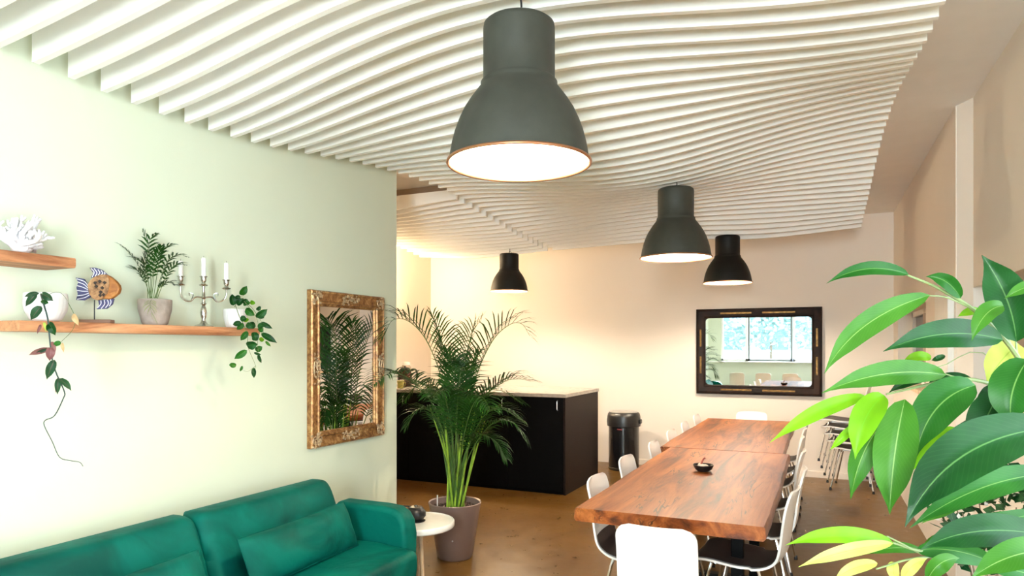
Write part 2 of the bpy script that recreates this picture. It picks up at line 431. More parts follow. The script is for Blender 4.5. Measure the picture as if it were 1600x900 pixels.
# outside: paving, hedge, pale building
tag(MB().box((-14, -22, -.12), (14, RY-.31, -.02)).build('pavement', mat('pale_paving', (.62, .60, .56), .8, var=.1)), 'pale grey paving outside the windows', 'pavement', kind='structure')
bl = thing('building', 'pale grey block with rows of windows across the street, seen in the back wall mirror', 'building', (0, -18, 0))
mb_b = MB().box((-12, -1, 0), (6, 1, 7)).build('wall', mat('pale_render', (.55, .60, .64), .8), bl)
for ix in range(8):
    for iz in range(2): MB().box((-11.2+ix*2.1, 1.0, .9+iz*2.8), (-10+ix*2.1, 1.03, 2.5+iz*2.8)).build('window', mat('blue_grey_pane', (.10, .17, .24), .2), bl)
def bush(name, label, c, rx_, ry_, rz_, n, ls, m, cat='tree', trunk=None):
    t = thing(name, label, cat, c)
    b = MB(); rnd = random.Random(hash(name) % 97+n)
    for i in range(n):
        a = rnd.uniform(0, 2*PI); e = rnd.uniform(-.5, 1)*PI/2; q = rnd.uniform(.55, 1)
        p = Vector((rx_*q*math.cos(e)*math.cos(a), ry_*q*math.cos(e)*math.sin(a), rz_*(1+q*math.sin(e))))
        if trunk: p.z += trunk
        d = Vector((rnd.gauss(0, 1), rnd.gauss(0, 1), rnd.gauss(0, .6))).normalized(); s_ = d.cross(Vector((rnd.gauss(0, 1), rnd.gauss(0, 1), 1))).normalized()*ls*.35
        k = len(b.v); b.v += [p, p+d*ls*.5+s_, p+d*ls, p+d*ls*.5-s_]; b.f.append([k, k+1, k+2, k+3])
        for w_, uvv in enumerate(((0, .5), (.5, 1), (1, .5), (.5, 0))): b.uv[k+w_] = uvv
    b.build('foliage', m, t, smooth=False)
    MB().tube([(0, 0, 0), (0, 0, rz_+(trunk or 0))], [.02*rx_+.006]*2).build('trunk', M_bark, t)
    return t
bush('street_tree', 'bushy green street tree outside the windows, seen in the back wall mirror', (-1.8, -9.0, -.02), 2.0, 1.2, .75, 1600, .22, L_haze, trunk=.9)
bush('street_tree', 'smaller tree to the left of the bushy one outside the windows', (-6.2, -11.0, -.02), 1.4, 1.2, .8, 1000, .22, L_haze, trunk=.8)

# ------------------------------------------------------------------ baffle ceiling
Y0, DY, TH = 1.687, .1437, .028
SMP = []
def smp(px, lst, line=True):
    u = (px-800)/FPX; yx = math.cos(YAW)+u*math.sin(YAW); xx = -math.sin(YAW)+u*math.cos(YAW)
    for k, y in lst:
        Y = Y0+DY*k+(TH if line else 0); d = Y/yx; SMP.append((xx*d, Y, CAM_H+(HOR-y)*d/FPX))
for k, (px, py) in enumerate([(50, 97), (107, 122), (158, 143), (207, 162), (250, 180), (290, 193), (332, 206), (366, 217), (395, 226), (425, 234), (450, 240)]): smp(px, [(k, py)], False)
smp(0, [(-1, 68), (-2, 10)])
smp(300, [(1, 39), (2, 89), (3, 133), (4, 168), (5, 193)])
smp(372, [(1, 0)]); smp(466, [(2, 0)])
smp(550, [(3, 1), (4, 37), (5, 78), (6, 107), (7, 134), (8, 161), (9, 185), (10, 203)])
smp(700, [(5, 12), (6, 45), (7, 75), (8, 105), (9, 132), (10, 156), (11, 181), (12, 200)])
smp(870, [(7, 37), (8, 61), (9, 86), (10, 108), (11, 130), (12, 152)])
smp(850, [(6, 10)])
smp(1000, [(7, 24), (8, 51), (9, 71), (10, 94), (11, 115), (12, 135), (14, 175), (16, 215), (17, 231), (18, 244), (19, 256.7), (20, 268), (21, 277), (22, 285), (23, 292), (24, 297.5), (27, 308), (30, 317)])
smp(920, [(16, 231), (17, 244), (18, 257), (19, 268.7), (20, 277), (21, 285), (22, 292), (23, 296.7), (24, 301.6), (25, 305.6)])
smp(1085, [(7, 22), (9, 69), (11, 113), (14, 167), (17, 211), (18, 223), (19, 235), (20, 247), (21, 257.5), (22, 266.6), (23, 274.6), (24, 281.7), (25, 287.4), (26, 291.7), (27, 295.4), (28, 297.8), (29, 300), (31, 310), (33, 324), (35, 336), (37, 349), (39, 362)])
smp(1200, [(17, 177.5), (18, 187.5), (19, 199), (20, 208), (21, 218), (22, 227.5), (23, 237.5), (24, 247.5), (25, 256.7), (26, 265), (27, 273), (28, 279.7), (29, 287.5), (30, 292.5), (31, 299.7), (32, 305)])
smp(1150, [(7, 21), (8, 45), (9, 66), (10, 85), (11, 104), (12, 122), (13, 137), (14, 150)])
smp(1250, [(7, 16), (8, 40), (9, 60), (10, 79), (11, 96), (12, 110)])
for k, (px, py) in enumerate([(1480, 11), (1469, 35), (1459.5, 54.5), (1450, 71), (1441, 84.5), (1434, 94), (1428, 102), (1421, 110), (1415.5, 119), (1410.5, 129), (1406, 138), (1401, 151), (1397, 162.5), (1392.5, 173), (1389.5, 184), (1386, 195), (1382.5, 207.5), (1379.5, 219), (1377, 230), (1374, 242.5), (1371, 254.5), (1369.5, 266), (1367, 279), (1365, 289), (1363, 299.5), (1361, 308), (1359, 315), (1356, 322.5), (1354.5, 328), (1352.5, 333), (1350, 339), (1346, 345)]):
    smp(px, [(k+8, py)])
smp(632, [(18, 265)]); smp(544, [(14, 249)]); smp(597, [(16, 258)]); smp(703, [(24, 294)])
for k, (px, py) in enumerate([(723, 310), (736, 316), (748, 323), (758, 330), (768, 338), (778, 345), (788, 353), (796, 359), (805, 364), (814, 369), (822, 373), (830, 376)]): smp(px, [(25+k, py)])
smp(617, [(25, 338), (27, 344), (29, 352), (31, 360), (34, 372), (36, 381)]); smp(673, [(40, 400)])
for px, py in ((729, 415), (860, 386), (980, 383), (1170, 388), (1220, 375)): smp(px, [(40, py)])
for X, Y, z in ((-2.9, 0, 2.72), (-1.5, 0, 2.72), (.3, 0, 2.72), (-2.9, -1.6, 2.75), (.3, -1.6, 2.75), (-1.2, -1.6, 2.78), (-.2, 1.2, 2.75), (-1, 1.2, 2.80), (.35, 1.9, 2.70)): SMP.append((X, Y, z))
A_ = np.array(SMP)
def phi(r): return np.where(r > 1e-9, r*r*np.log(np.maximum(r, 1e-9)), 0)
def design(Q):
    d = np.sqrt(((Q[:, None, :2]-A_[None, :, :2])**2).sum(-1)); return phi(d)
n_ = len(A_); K_ = design(A_)+np.eye(n_)*1.6; T_ = np.c_[np.ones(n_), A_[:, :2]]
sol = np.linalg.solve(np.block([[K_, T_], [T_.T, np.zeros((3, 3))]]), np.r_[A_[:, 2], 0, 0, 0])
def surf(X, Y):
    Q = np.c_[X, Y]; z = design(Q) @ sol[:n_] + np.c_[np.ones(len(Q)), Q] @ sol[n_:]
    return np.clip(z, 2.45, 2.925)
def slat(k, xa, xb, top):
    Y = Y0+DY*k; n = 60; X = np.linspace(xa, xb, n+1); z = surf(X, np.full(n+1, Y+TH/2))
    m = MB()
    for y in (Y, Y+TH):
        for i in range(n+1): m.v.append((X[i], y, z[i]))
        for i in range(n+1): m.v.append((X[i], y, top))
    N = n+1
    for i in range(n):
        m.f.append([i, i+1, N+i+1, N+i]); m.f.append([2*N+i+1, 2*N+i, 3*N+i, 3*N+i+1])
        m.f.append([2*N+i, 2*N+i+1, i+1, i]); m.f.append([N+i, N+i+1, 3*N+i+1, 3*N+i])
    m.f.append([0, N, 3*N, 2*N]); m.f.append([n, 2*N+n, 3*N+n, N+n])
    m.build('slat', M_baffle, ceiling, angle=30)
for k in range(-12, 41):
    Y = Y0+DY*k
    xr = .385-.016*(Y-2.84) if Y > 2.5 else .39
    slat(k, -2.90, xr, CEIL-.002)
for k in range(25, 41): slat(k, -4.72, -2.97, 2.90)
# bearers above the kitchen baffles
MB().box((-4.7, 5.45, 2.945), (-2.95, 5.50, CEIL-.001)).build('batten', M_tan, ceiling)
MB().box((-3.1, 5.51, 2.901), (-3.04, 7.5, 2.999)).box((-4.5, 5.51, 2.901), (-4.44, 7.5, 2.999)).build('batten', M_white, ceiling)

# ------------------------------------------------------------------ pendant lamps
SH = [(.235, 0), (.2335, .006), (.229, .03), (.2225, .07), (.213, .11), (.2, .15), (.183, .19), (.163, .225), (.143, .255), (.131, .272), (.1265, .283), (.1275, .291), (.1225, .297), (.119, .304), (.119, .40), (.119, .49), (.117, .503), (.108, .511), (.03, .514), (0.0005, .514)]
SH = [(a, b*.91) for a, b in SH]
def lamp(loc, sc, topz, label, power):
    t = thing('pendant_lamp', label, 'lamp', loc, group='pendant lamps under the wavy ceiling')
    MB().lathe([(r*sc, z*sc) for r, z in SH], n=64).build('lamp_shade', M_shade if loc[1] < 6 else M_shade_backlit, t, angle=60)
    MB().lathe([((r-.003)*sc, (z-.002)*sc) for r, z in SH if z > .003], n=64).build('shade_lining', M_inner, t, angle=60)
    MB().lathe([(.2335*sc, .007), (.2400*sc, .005), (.2420*sc, -.002), (.2375*sc, -.006), (.2315*sc, -.003), (.2335*sc, .007)], n=64).build('rim', M_copper, t, angle=80)
    MB().ball((0, 0, .20*sc), .045*sc, n=16, m=10).build('bulb', M_bulb, t)
    MB().lathe([(.0005, .30*sc), (.028*sc, .30*sc), (.028*sc, .242*sc), (.0005, .242*sc)], n=16).build('bulb_socket', M_inner, t)
    h = topz-loc[2]
    MB().tube(smooth_path([(0, 0, .466*sc), (.008, .004, .466*sc+(h-.466*sc)*.35), (.002, -.003, .466*sc+(h-.466*sc)*.7), (.0, 0, h)], 5), .004, 8).build('cord', M_black, t)
    MB().tube(smooth_path([(.03*sc, 0, .466*sc), (.02, .01, .466*sc+.018), (.0, .004, .466*sc+.03)], 4), .0025, 6).build('cable_loop', M_black, t)
    ld = bpy.data.lights.new('lamp_light', 'POINT'); lo = bpy.data.objects.new('lamp_light', ld); C.objects.link(lo)
    lo.parent = t; lo.location = (0, 0, .10*sc); ld.energy = power; ld.color = (1, .86, .68); ld.shadow_soft_size = .05
    return t
LP = 36
lamp((-1.045, 2.335, 2.189), 1.128, 2.90, 'large olive grey pendant lamp nearest the camera, hanging alone above the foreground', LP*.7)
lamp((-1.038, 5.235, 2.181), 1.128, 2.80, 'grey pendant lamp above the wooden table, middle one of the row of three', LP)
lamp((-.93, 7.38, 2.172), 1.04, 2.78, 'backlit olive grey pendant lamp just above the dark framed mirror, farthest of the row of three', LP)
lamp((-3.33, 7.16, 2.150), .93, 2.71, 'small backlit olive grey pendant lamp hanging above the black kitchen island', LP)
# wall lamp in the kitchen, hidden behind the green wall's end
t = thing('wall_lamp', 'small warm wall lamp on the kitchen side wall', 'lamp', (KX, 7.1, 2.2))
MB().lathe([(.0, 0), (.05, 0), (.06, .12), (.058, .12), (.048, .003), (0, .003)], (.1, 0, 0), 20).build('lamp_shade', M_inner, t)
MB().box((0.0005, -.02, 0), (.052, .02, .03)).build('bracket', M_steel, t)
MB().ball((.1, 0, .06), .03).build('bulb', M_bulb, t)
ld = bpy.data.lights.new('wall_lamp_light', 'POINT'); lo = bpy.data.objects.new('wall_lamp_light', ld); C.objects.link(lo)
lo.parent = t; lo.location = (.12, 0, .2); ld.energy = 40; ld.color = (1, .76, .46); ld.shadow_soft_size = .06

# ------------------------------------------------------------------ kitchen island
t = thing('kitchen_island', 'black kitchen island with a thin grey worktop', 'island', (-3.7, 7.05, 0))
IX0, IX1, IY0, IY1 = -5.0, -2.40, 6.51, 7.6
MB().box((IX0, IY0+.02, .0), (IX1-.021, IY1, .99)).build('body', M_dark, t, world=True)
MB().box((IX1-.02, IY0, .0), (IX1, IY1, .99)).build('side_panel', M_espresso, t, world=True)
for i in range(4):
    a = IX1-.022-(i+1)*.62
    d = MB().box((a+.003, IY0, .03), (a+.617, IY0+.0195, .985)).build('door', M_dark, t, bevel=.002, world=True)
    hx = a+.56
    MB().tube([(hx, IY0, .96), (hx, IY0-.022, .95), (hx, IY0-.022, .87), (hx, IY0, .86)], .005, 8).build('handle', M_steel, d, world=True)
MB().box((IX0-.01, IY0-.012, .9905), (IX1+.01, IY1+.01, 1.028)).build('worktop', M_top, t, bevel=.003, world=True)
# things on the island
t = thing('coffee_pot', 'dark red-brown coffee pot with an arched black handle on the island', 'coffee pot', (-4.62, 6.95, 1.029))
MB().lathe([(.0005, 0), (.075, 0), (.085, .02), (.09, .10), (.08, .17), (.06, .20), (.062, .21), (.0005, .21)], n=28).build('body', mat('oxblood_enamel', (.05, .008, .006), .25), t)
MB().tube(smooth_path([(.07, .02, .19), (.13, .03, .205), (.155, .035, .14), (.13, .03, .06), (.085, .02, .04)], 5), .011, 8).build('handle', M_black, t)
MB().lathe([(.061, .211), (.05, .225), (.012, .23), (.012, .245), (.0005, .248)], n=24).build('lid', M_black, t)
t = thing('storage_jar', 'tall clear storage jar with a white lid behind the coffee pot', 'jar', (-4.80, 7.25, 1.029))
MB().lathe([(.0005, 0), (.06, 0), (.062, .02), (.062, .22), (.05, .25), (.0005, .25)], n=24).build('body', mat('smoky_glass', (.35, .28, .22), .1, var=.3, scale=14), t)
MB().lathe([(.0005, .251), (.05, .251), (.05, .285), (.0005, .29)], n=24).build('lid', M_potw, t)
t = thing('mug', 'small yellow-green mug on the island in front of the coffee pot', 'mug', (-4.50, 6.68, 1.029))
MB().lathe([(.0005, 0), (.035, 0), (.042, .09), (.039, .09), (.033, .005), (.0005, .005)], n=20).build('body', mat('olive_glaze', (.32, .30, .06), .3), t)
MB().tube(smooth_path([(.039, 0, .075), (.065, 0, .065), (.062, 0, .03), (.036, 0, .02)], 4), .005, 6).build('handle', mat('olive_glaze', (.3, .3, .05)), t)

# ------------------------------------------------------------------ bin
t = thing('waste_bin', 'tall cylindrical black waste bin standing by the back wall', 'bin', (-2.27, 8.24, 0))
MB().lathe([(.0005, .0), (.185, .0), (.192, .012), (.192, .03), (.187, .035), (.187, .53), (.0005, .53)], n=48).build('body', mat('black_enamel', (.006, .006, .007), .16, coat=.5), t)
MB().lathe([(.190, .531), (.203, .536), (.205, .56), (.203, .65), (.192, .69), (.175, .705), (.0005, .705)], n=48).build('lid', M_black, t)
MB().lathe([(.0005, .706), (.155, .706), (.170, .700), (.173, .707), (.158, .7135), (.0005, .716)], n=48).build('flap', M_steel, t, label='brushed grey metal flap')
for s_ in (-1, 1): MB().box((s_*.197-.008, -.04, .57), (s_*.197+.014*s_+.008, .04, .62)).build('grip', M_black, t, bevel=.004)
MB().box((-.03, -.1885, .50), (.03, -.186, .515)).build('badge', mat('dark_red', (.2, .02, .02)), t)

# ------------------------------------------------------------------ tables
def table(x0, x1, y0, y1, label, seed):
    t = thing('dining_table', label, 'table', ((x0+x1)/2, (y0+y1)/2, 0), group='oak slab tables set end to end')
    m = MB(); n = 40; rnd = random.Random(seed); w0 = (x1-x0)/2; l0 = (y1-y0)/2
    ph = [rnd.uniform(0, 6) for _ in range(6)]
    def edge(s, y): return s*(w0+.004*math.sin(y*3+ph[0]+s)+.002*math.sin(y*9+ph[1]*s)+.001*math.sin(y*31+ph[2]))
    rings = []
    for i in range(n+1):
        y = -l0+2*l0*i/n; a, b = edge(-1, y), edge(1, y)
        r = []
        for (x, z) in ((a+.01, .688), (a, .70), (a+.003, .742), (a+.009, .75), ((a+b)/2, .75), (b-.009, .75), (b-.003, .742), (b, .70), (b-.01, .688), ((a+b)/2, .688)):
            r.append(len(m.v)); m.v.append((x, y, z))
        rings.append(r)
    for i in range(n):
        for k in range(10): m.f.append([rings[i][k], rings[i+1][k], rings[i+1][(k+1) % 10], rings[i][(k+1) % 10]])
    m.f.append(rings[0]); m.f.append(rings[-1][::-1])
    m.build('tabletop', M_table, t, angle=50)
    for sy in (-1, 1):
        for sx in (-1, 1):
            MB().box((sx*.24-.03, sy*(l0-.62)-.03, 0), (sx*.24+.03, sy*(l0-.62)+.03, .687)).build('leg', M_dark, t, bevel=.003)
        MB().box((-.209, sy*(l0-.62)-.03, .001), (.209, sy*(l0-.62)+.03, .05)).build('crossbar', M_black, t)
    return t
table(-1.075, -.225, 3.03, 5.165, 'near oak slab table with dark cracks, its end grain facing the camera', 3)
table(-1.15, -.275, 5.18, 7.47, 'far oak slab table reaching toward the back wall', 5)
# ashtray-like bowl on the table
t = thing('small_bowl', 'small black bowl with a pale shell lying in it, on the near oak table', 'bowl', (-.675, 4.24, .7505))
MB().lathe([(.0005, 0), (.03, 0), (.05, .015), (.062, .04), (.058, .042), (.045, .019), (.0005, .012)], n=28).build('body', M_black, t)
MB().ball((.005, -.01, .034), .028, .022, .012).ball((-.02, .012, .036), .015, .02, .012).build('shell', mat('pale_shell', (.6, .5, .42), .5), t)
MB().tube([(-.02, 0, .03), (.0, .01, .075), (.01, .01, .08)], [.006, .005, .007], 7).build('stopper', mat('brick_red', (.3, .06, .04)), t)

# ------------------------------------------------------------------ chairs
def chair(label):
    t = thing('dining_chair', label, 'chair')
    prof = smooth_path([(.215, 0, .418), (.20, 0, .435), (.12, 0, .442), (.0, 0, .430), (-.10, 0, .427), (-.165, 0, .440), (-.205, 0, .475), (-.222, 0, .54), (-.232, 0, .62), (-.243, 0, .70), (-.258, 0, .765), (-.270, 0, .805)], 4)
    n = len(prof)-1; L = [0]
    for i in range(n): L.append(L[-1]+(prof[i+1]-prof[i]).length)
    T = L[-1]
    def width(i):
        s = L[i]/T; wd = .205 if s < .32 else (.205-.045*min(1, (s-.32)/.2)); c = .055
        for e in (L[i], T-L[i]):
            if e < c: wd = wd-c+math.sqrt(max(0, c*c-(c-e)**2))
        return wd
    def surf_pt(i, v, off):
        p = prof[i]; tg = (prof[min(i+1, n)]-prof[max(i-1, 0)]).normalized(); nr = Vector((-tg.z, 0, tg.x))  # upward/forward normal
        nr = Vector((tg.z, 0, -tg.x)) if nr.z+nr.x < 0 else nr
        wd = width(i); y = (v*2-1)*wd; s = L[i]/T
        cup = .014*(abs(v*2-1)**2)
        return p+Vector((0, y, 0))+nr*off+(Vector((cup, 0, 0)) if s > .4 else Vector((0, 0, cup*.6)))
    m = MB(); NV = 8
    g = []
    for off in (0, -.011):
        gg = []
        for i in range(n+1):
            row = []
            for j in range(NV+1): row.append(len(m.v)); m.v.append(surf_pt(i, j/NV, off))
            gg.append(row)
        g.append(gg)
    for i in range(n):
        for j in range(NV):
            m.f.append([g[0][i][j], g[0][i][j+1], g[0][i+1][j+1], g[0][i+1][j]]); m.f.append([g[1][i][j], g[1][i+1][j], g[1][i+1][j+1], g[1][i][j+1]])
        m.f.append([g[0][i][0], g[0][i+1][0], g[1][i+1][0], g[1][i][0]]); m.f.append([g[0][i][NV], g[1][i][NV], g[1][i+1][NV], g[0][i+1][NV]])
    for j in range(NV):
        m.f.append([g[0][0][j], g[1][0][j], g[1][0][j+1], g[0][0][j+1]]); m.f.append([g[0][n][j], g[0][n][j+1], g[1][n][j+1], g[1][n][j]])
    m.build('seat_shell', M_shell, t, angle=55)
    i1 = int(n*.62); m = MB()
    m.grid(lambda a, b: surf_pt(1+int(round(a*(i1-1))), .03+.94*b, .004), i1-1, NV)
    m.build('seat_pad', M_seat, t, label='dark brown seat pad')
    for sx in (-1, 1):
        for sy in (-1, 1):
            x0 = .10 if sx > 0 else -.10
            pts = smooth_path([(x0, sy*.03, .405), (x0+.005*sx, sy*.12, .404), (x0+.022*sx, sy*.16, .385), (x0+.10*sx, sy*.205, .012)], 4)
            lg = MB().tube(pts, .0085, 8).build('leg', M_chrome, t)
            MB().lathe([(.0005, 0), (.013, 0), (.013, .014), (.0095, .03), (.0005, .03)], (x0+.101*sx, sy*.2055, 0), 10).build('glide', M_black, lg)
    m = MB().box((-.11, -.028, .3945), (.11, .028, .414)); m.build('under_plate', M_steel, t, bevel=.003)
    return t
c0 = chair('white shell chair with its back to the camera, alone at the near table end')
c0.location = (-.604, 2.90, 0); c0.rotation_euler = (0, 0, PI/2)
LG, RG, SG = 'white chairs along the left side of the tables', 'white chairs along the right side of the tables', 'stacked white chairs by the back wall'
ordn = ['nearest', 'second', 'third', 'fourth', 'fifth', 'farthest']
for i, (x, y) in enumerate([(-1.14, 3.56), (-1.17, 4.27), (-1.165, 5.02), (-1.19, 5.77), (-1.2, 6.43), (-1.22, 7.18)]):
    dup(c0, (x+.262, y, 0), R(random.uniform(-2, 2)), 'white chair on the left side of the tables, %s from the camera' % ordn[i], LG)
for i, (x, y, r) in enumerate([(-.135, 3.68, -6), (-.115, 4.28, 2), (-.14, 5.03, -2), (-.17, 5.80, 1), (-.165, 6.42, -2), (-.16, 7.1, 0)]):
    dup(c0, (x-.262, y, 0), PI+R(r), 'white chair on the right side of the tables, %s from the camera' % ordn[i], RG)
dup(c0, (-.735, 7.58, 0), -PI/2, 'white chair facing the camera at the far table end')
lb = ['white chair at the bottom of the stack, its legs on the floor', 'white chair second from the bottom of the stack', 'white chair in the middle of the stack', 'white chair second from the top of the stack', 'white chair on top of the stack under the mirror corner']
for i in range(5):
    dup(c0, (.27-.028*i, 8.12, .074*i), PI-R(8), lb[i], SG)
for i, x in enumerate((-1.80, -1.25, -.70)):
    dup(c0, (x, 1.12, 0), -PI/2, 'white chair by the window wall seen only in the back wall mirror, %s' % ['left', 'middle', 'right'][i], 'white chairs reflected in the back wall mirror')

# ------------------------------------------------------------------ sofa
SX = 0
t = thing('sofa', 'teal green velvet sofa with a split backrest against the green wall', 'sofa', (-2.35, 2.22, 0))
def yprism(poly, y0, y1):
    M = Matrix(((1, 0, 0, 0), (0, 0, 1, 0), (0, 1, 0, 0), (0, 0, 0, 1)))
    m = MB().prism(poly, y0, y1, M); m.f = [f[::-1] for f in m.f]; return m
for (a, b) in ((1.30, 2.216), (2.224, 3.145)):
    n = 10
    m = MB()
    def fn(u, v, a=a, b=b):
        # closed rounded section round v, along y with u
        th = 2*PI*v; ex = .45
        cx = math.copysign(abs(math.cos(th))**ex, math.cos(th)); cz = math.copysign(abs(math.sin(th))**ex, math.sin(th))
        e = min(u, 1-u)*2; sc = 1-.35*(1-min(1, e*14))**2
        hx, hz = .085*sc, .205*(1-.10*(1-min(1, e*14))**2)
        zc = .535+hz*cz; xc = -2.60-.36*(zc-.55)+hx*cx+.02*math.cos((u-.5)*PI)*(cx > 0)
        return (xc, a+(b-a)*u, zc)
    us = 28
    m.grid(fn, us, 40)
    N = 41
    m.f.append(list(range(0, N-1))); m.f.append([us*N+i for i in range(N-1)][::-1])
    m.build('backrest', M_velvet, t, world=True, angle=75)
for (a, b) in ((1.28, 2.217), (2.223, 3.20)):
    yprism([(-2.66, .20), (-2.045, .20), (-2.03, .30), (-2.035, .385), (-2.3, .405), (-2.62, .395)], a, b).build('seat_cushion', M_velvet, t, bevel=.035, seg=5, world=True, angle=60)
for a in (3.205, 1.14):
    # armrest: upright padded slab with rounded top front
    pl = [(-2.64, .20), (-2.135, .20), (-2.125, .44), (-2.14, .52), (-2.17, .565), (-2.22, .59), (-2.30, .597), (-2.62, .597)]
    yprism(pl, a, a+.132).build('armrest', M_velvet, t, bevel=.028, seg=5, world=True, angle=60)
MB().box((-2.7, 1.20, .13), (-2.08, 3.28, .199)).build('base', M_velvet, t, bevel=.01, world=True)
for x in (-2.62, -2.14):
    for y in (1.3, 3.18): MB().tube([(x, y, 0), (x, y, .129)], [.014, .022], 12).build('leg', M_legwood, t, world=True)
def pillow(name, label, c, ydir_len, hgt, thick, tilt, rz=0):
    t = thing(name, label, 'pillow', c, rot=(0, 0, rz), group='velvet bolsters on the sofa')
    m = MB(); rnd = random.Random(int(c[1]*10)); Mx = Matrix.Rotation(tilt, 4, 'Y')
    def side(sg):
        def fn(u, v):
            a, b = u*2-1, v*2-1
            th = (1-abs(a)**5)**.55*(1-abs(b)**3)**.6
            wx = noise.noise(Vector((a*2.5, b*1.5, sg+c[1])))*.010*th
            wr = .004*math.sin(a*9+b*14)*math.exp(-((a-.1)**2+(b-.5)**2)*9)
            y = a*ydir_len/2*(1-.02*(1-b*b)); z = b*hgt/2*(1-.07*(1-a**2)**1*0-.08*(1-abs(a))*0+.0)*(1-.06*(1-a*a)*(abs(b)**2))
            return Mx @ Vector((sg*(th*thick/2+wx+wr*(sg > 0)), y, z))
        return fn
    m.grid(side(1), 30, 16); m.grid(side(-1), 30, 16, flip=True)
    m.build('pillow_body', M_velvet, t, angle=80)
    pts = [Mx @ Vector((0, ydir_len/2*a*(1-.02*(1-b*b)), hgt/2*b*(1-.06*(1-a*a)))) for a, b in [(-1+2*i/10, -1) for i in range(10)]+[(1, -1+2*i/6) for i in range(6)]+[(1-2*i/10, 1) for i in range(10)]+[(-1, 1-2*i/6) for i in range(7)]]
    MB().tube(pts, .004, 6).build('piping', M_velvet, t)
pillow('bolster_pillow', 'long teal velvet bolster pillow on the right half of the sofa', (-2.375, 2.67, .525), .80, .25, .13, R(-22), R(3))
pillow('bolster_pillow', 'teal velvet bolster pillow at the left, mostly below the picture edge', (-2.375, 1.72, .525), .74, .25, .13, R(-22), R(2))

# ------------------------------------------------------------------ side table
tx, ty, tz = -2.345, 3.66, .41
t = thing('side_table', 'round white side table on three birch legs beside the sofa arm', 'table', (tx, ty, 0))
MB().lathe([(.0005, tz-.042), (.225, tz-.042), (.235, tz-.036), (.238, tz-.03), (.238, tz-.006), (.235, tz-.001), (.229, tz), (.226, tz-.004), (.0005, tz-.004)], n=64).build('tabletop', mat('white_tray_lacquer', (.92, .90, .85), .35), t)
for k, a in enumerate((-100, -45, 120)):
    a = R(a); MB().tube([(math.cos(a)*.10, math.sin(a)*.10, tz-.043), (math.cos(a)*.185, math.sin(a)*.185, 0)], [.016, .011], 12).build('leg', M_legwood, t)
t = thing('lidded_pot', 'small black cast pot with a lid on the white side table', 'pot', (tx-.005, ty+.0, tz-.0035))
MB().lathe([(.0005, 0), (.058, 0), (.06, .004), (.045, .01), (.063, .035), (.062, .06), (.048, .078), (.0005, .08)], n=28).build('body', M_black, t)
MB().lathe([(.05, .079), (.04, .09), (.012, .094), (.009, .10), (.0005, .102)], n=24).build('lid', M_black, t)
MB().tube([(-.03, -.01, .088), (-.09, -.02, .092), (-.10, -.02, .09)], [.006, .005, .007], 8).build('handle', M_black, t)

# ------------------------------------------------------------------ leaves
def leaf_mesh(B, mid, T, wd, roll=0, fold=.18, n=12, blunt=.5, ref=None):
    B, mid, T = Vector(B), Vector(mid), Vector(T)
    ctrl = 2*mid-(B+T)/2
    m = MB(); vw = (Vector((0, 0, CAM_H))-mid).normalized() if ref is None else Vector(ref).normalized()
    def fn(u, v):
        p = B*(1-u)**2+ctrl*2*u*(1-u)+T*u*u
        tg = (2*(1-u)*(ctrl-B)+2*u*(T-ctrl)).normalized()
        side = tg.cross(vw).normalized(); side = Matrix.Rotation(roll, 3, tg) @ side; nr = side.cross(tg)
        q = math.sin(PI*min(1, u**.82))**.75 if u < .9 else math.sin(PI*.9**.82)**.75*max(0, (1-u)/.1)**.9*.95
        e = max(0, (u-.70)/.30); q *= 1-.55*e*e*(3-2*e)*(1 if u < .97 else .8)
        q = max(q, .012)
        s = v*2-1
        return p+side*s*wd/2*q+nr*(abs(s)*fold*wd*q+.03*wd*math.sin(u*17)*s*s)
    m.grid(fn, n, 6, uv=True); return m
def px_leaf(parent, b, m, tp, wpx, d, mt, roll=None, dt=0, name='leaf', rnd=random, n=12):
    """leaf traced between photo points b and tp (mid m) at depth d, tip at d+dt"""
    if m is None: m = ((b[0]+tp[0])/2, (b[1]+tp[1])/2)
    roll = rnd.uniform(-.5, .5) if roll is None else roll
    wd = wpx*d/FPX/max(.6, math.cos(roll))
    return leaf_mesh(P(*b, d), P(*m, d+dt*.5-.01), P(*tp, d+dt), wd, roll, n=n).build(name, mt, parent, world=True, angle=80)

# foreground rubber-leaf ficus
FX = thing('ficus_plant', 'tall ficus with long glossy drooping leaves filling the right foreground', 'plant', (.60, 1.28, 0))
MB().lathe([(.0005, 0), (.12, 0), (.125, .01), (.16, .33), (.165, .34), (.158, .34), (.15, .30), (.0005, .30)], (.60, 1.28, 0), 40).build('pot', M_potw, FX, world=True)
MB().lathe([(.0005, .302), (.149, .302)], (.60, 1.28, 0), 32).build('soil', M_soil, FX, world=True)
trunk_top = P(1680, 470, 1.22)
MB().tube(smooth_path([(.60, 1.28, .29), (.60, 1.30, .7), P(1715, 860, 1.25), P(1690, 640, 1.24), trunk_top], 5), taper(.014, .006, 21), 10).build('trunk', M_bark, FX, world=True)
def branch(pts, r0, r1, m=M_palestem):
    q = smooth_path([P(*p) for p in pts], 5); MB().tube(q, taper(r0, r1, len(q)), 7).build('branch', m, FX, world=True)
branch([(1690, 640, 1.24), (1620, 610, 1.12), (1588, 555, 1.08), (1560, 520, 1.07), (1520, 483, 1.06), (1480, 458, 1.05), (1455, 445, 1.05), (1418, 430, 1.04)], .005, .0016)
branch([(1590, 562, 1.08), (1587, 534, 1.08)], .002, .0015)
branch([(1520, 483, 1.06), (1480, 465, 1.05), (1452, 462, 1.04)], .0015, .001)
branch([(1588, 555, 1.08), (1562, 505, 1.07), (1556, 488, 1.07)], .002, .0012)
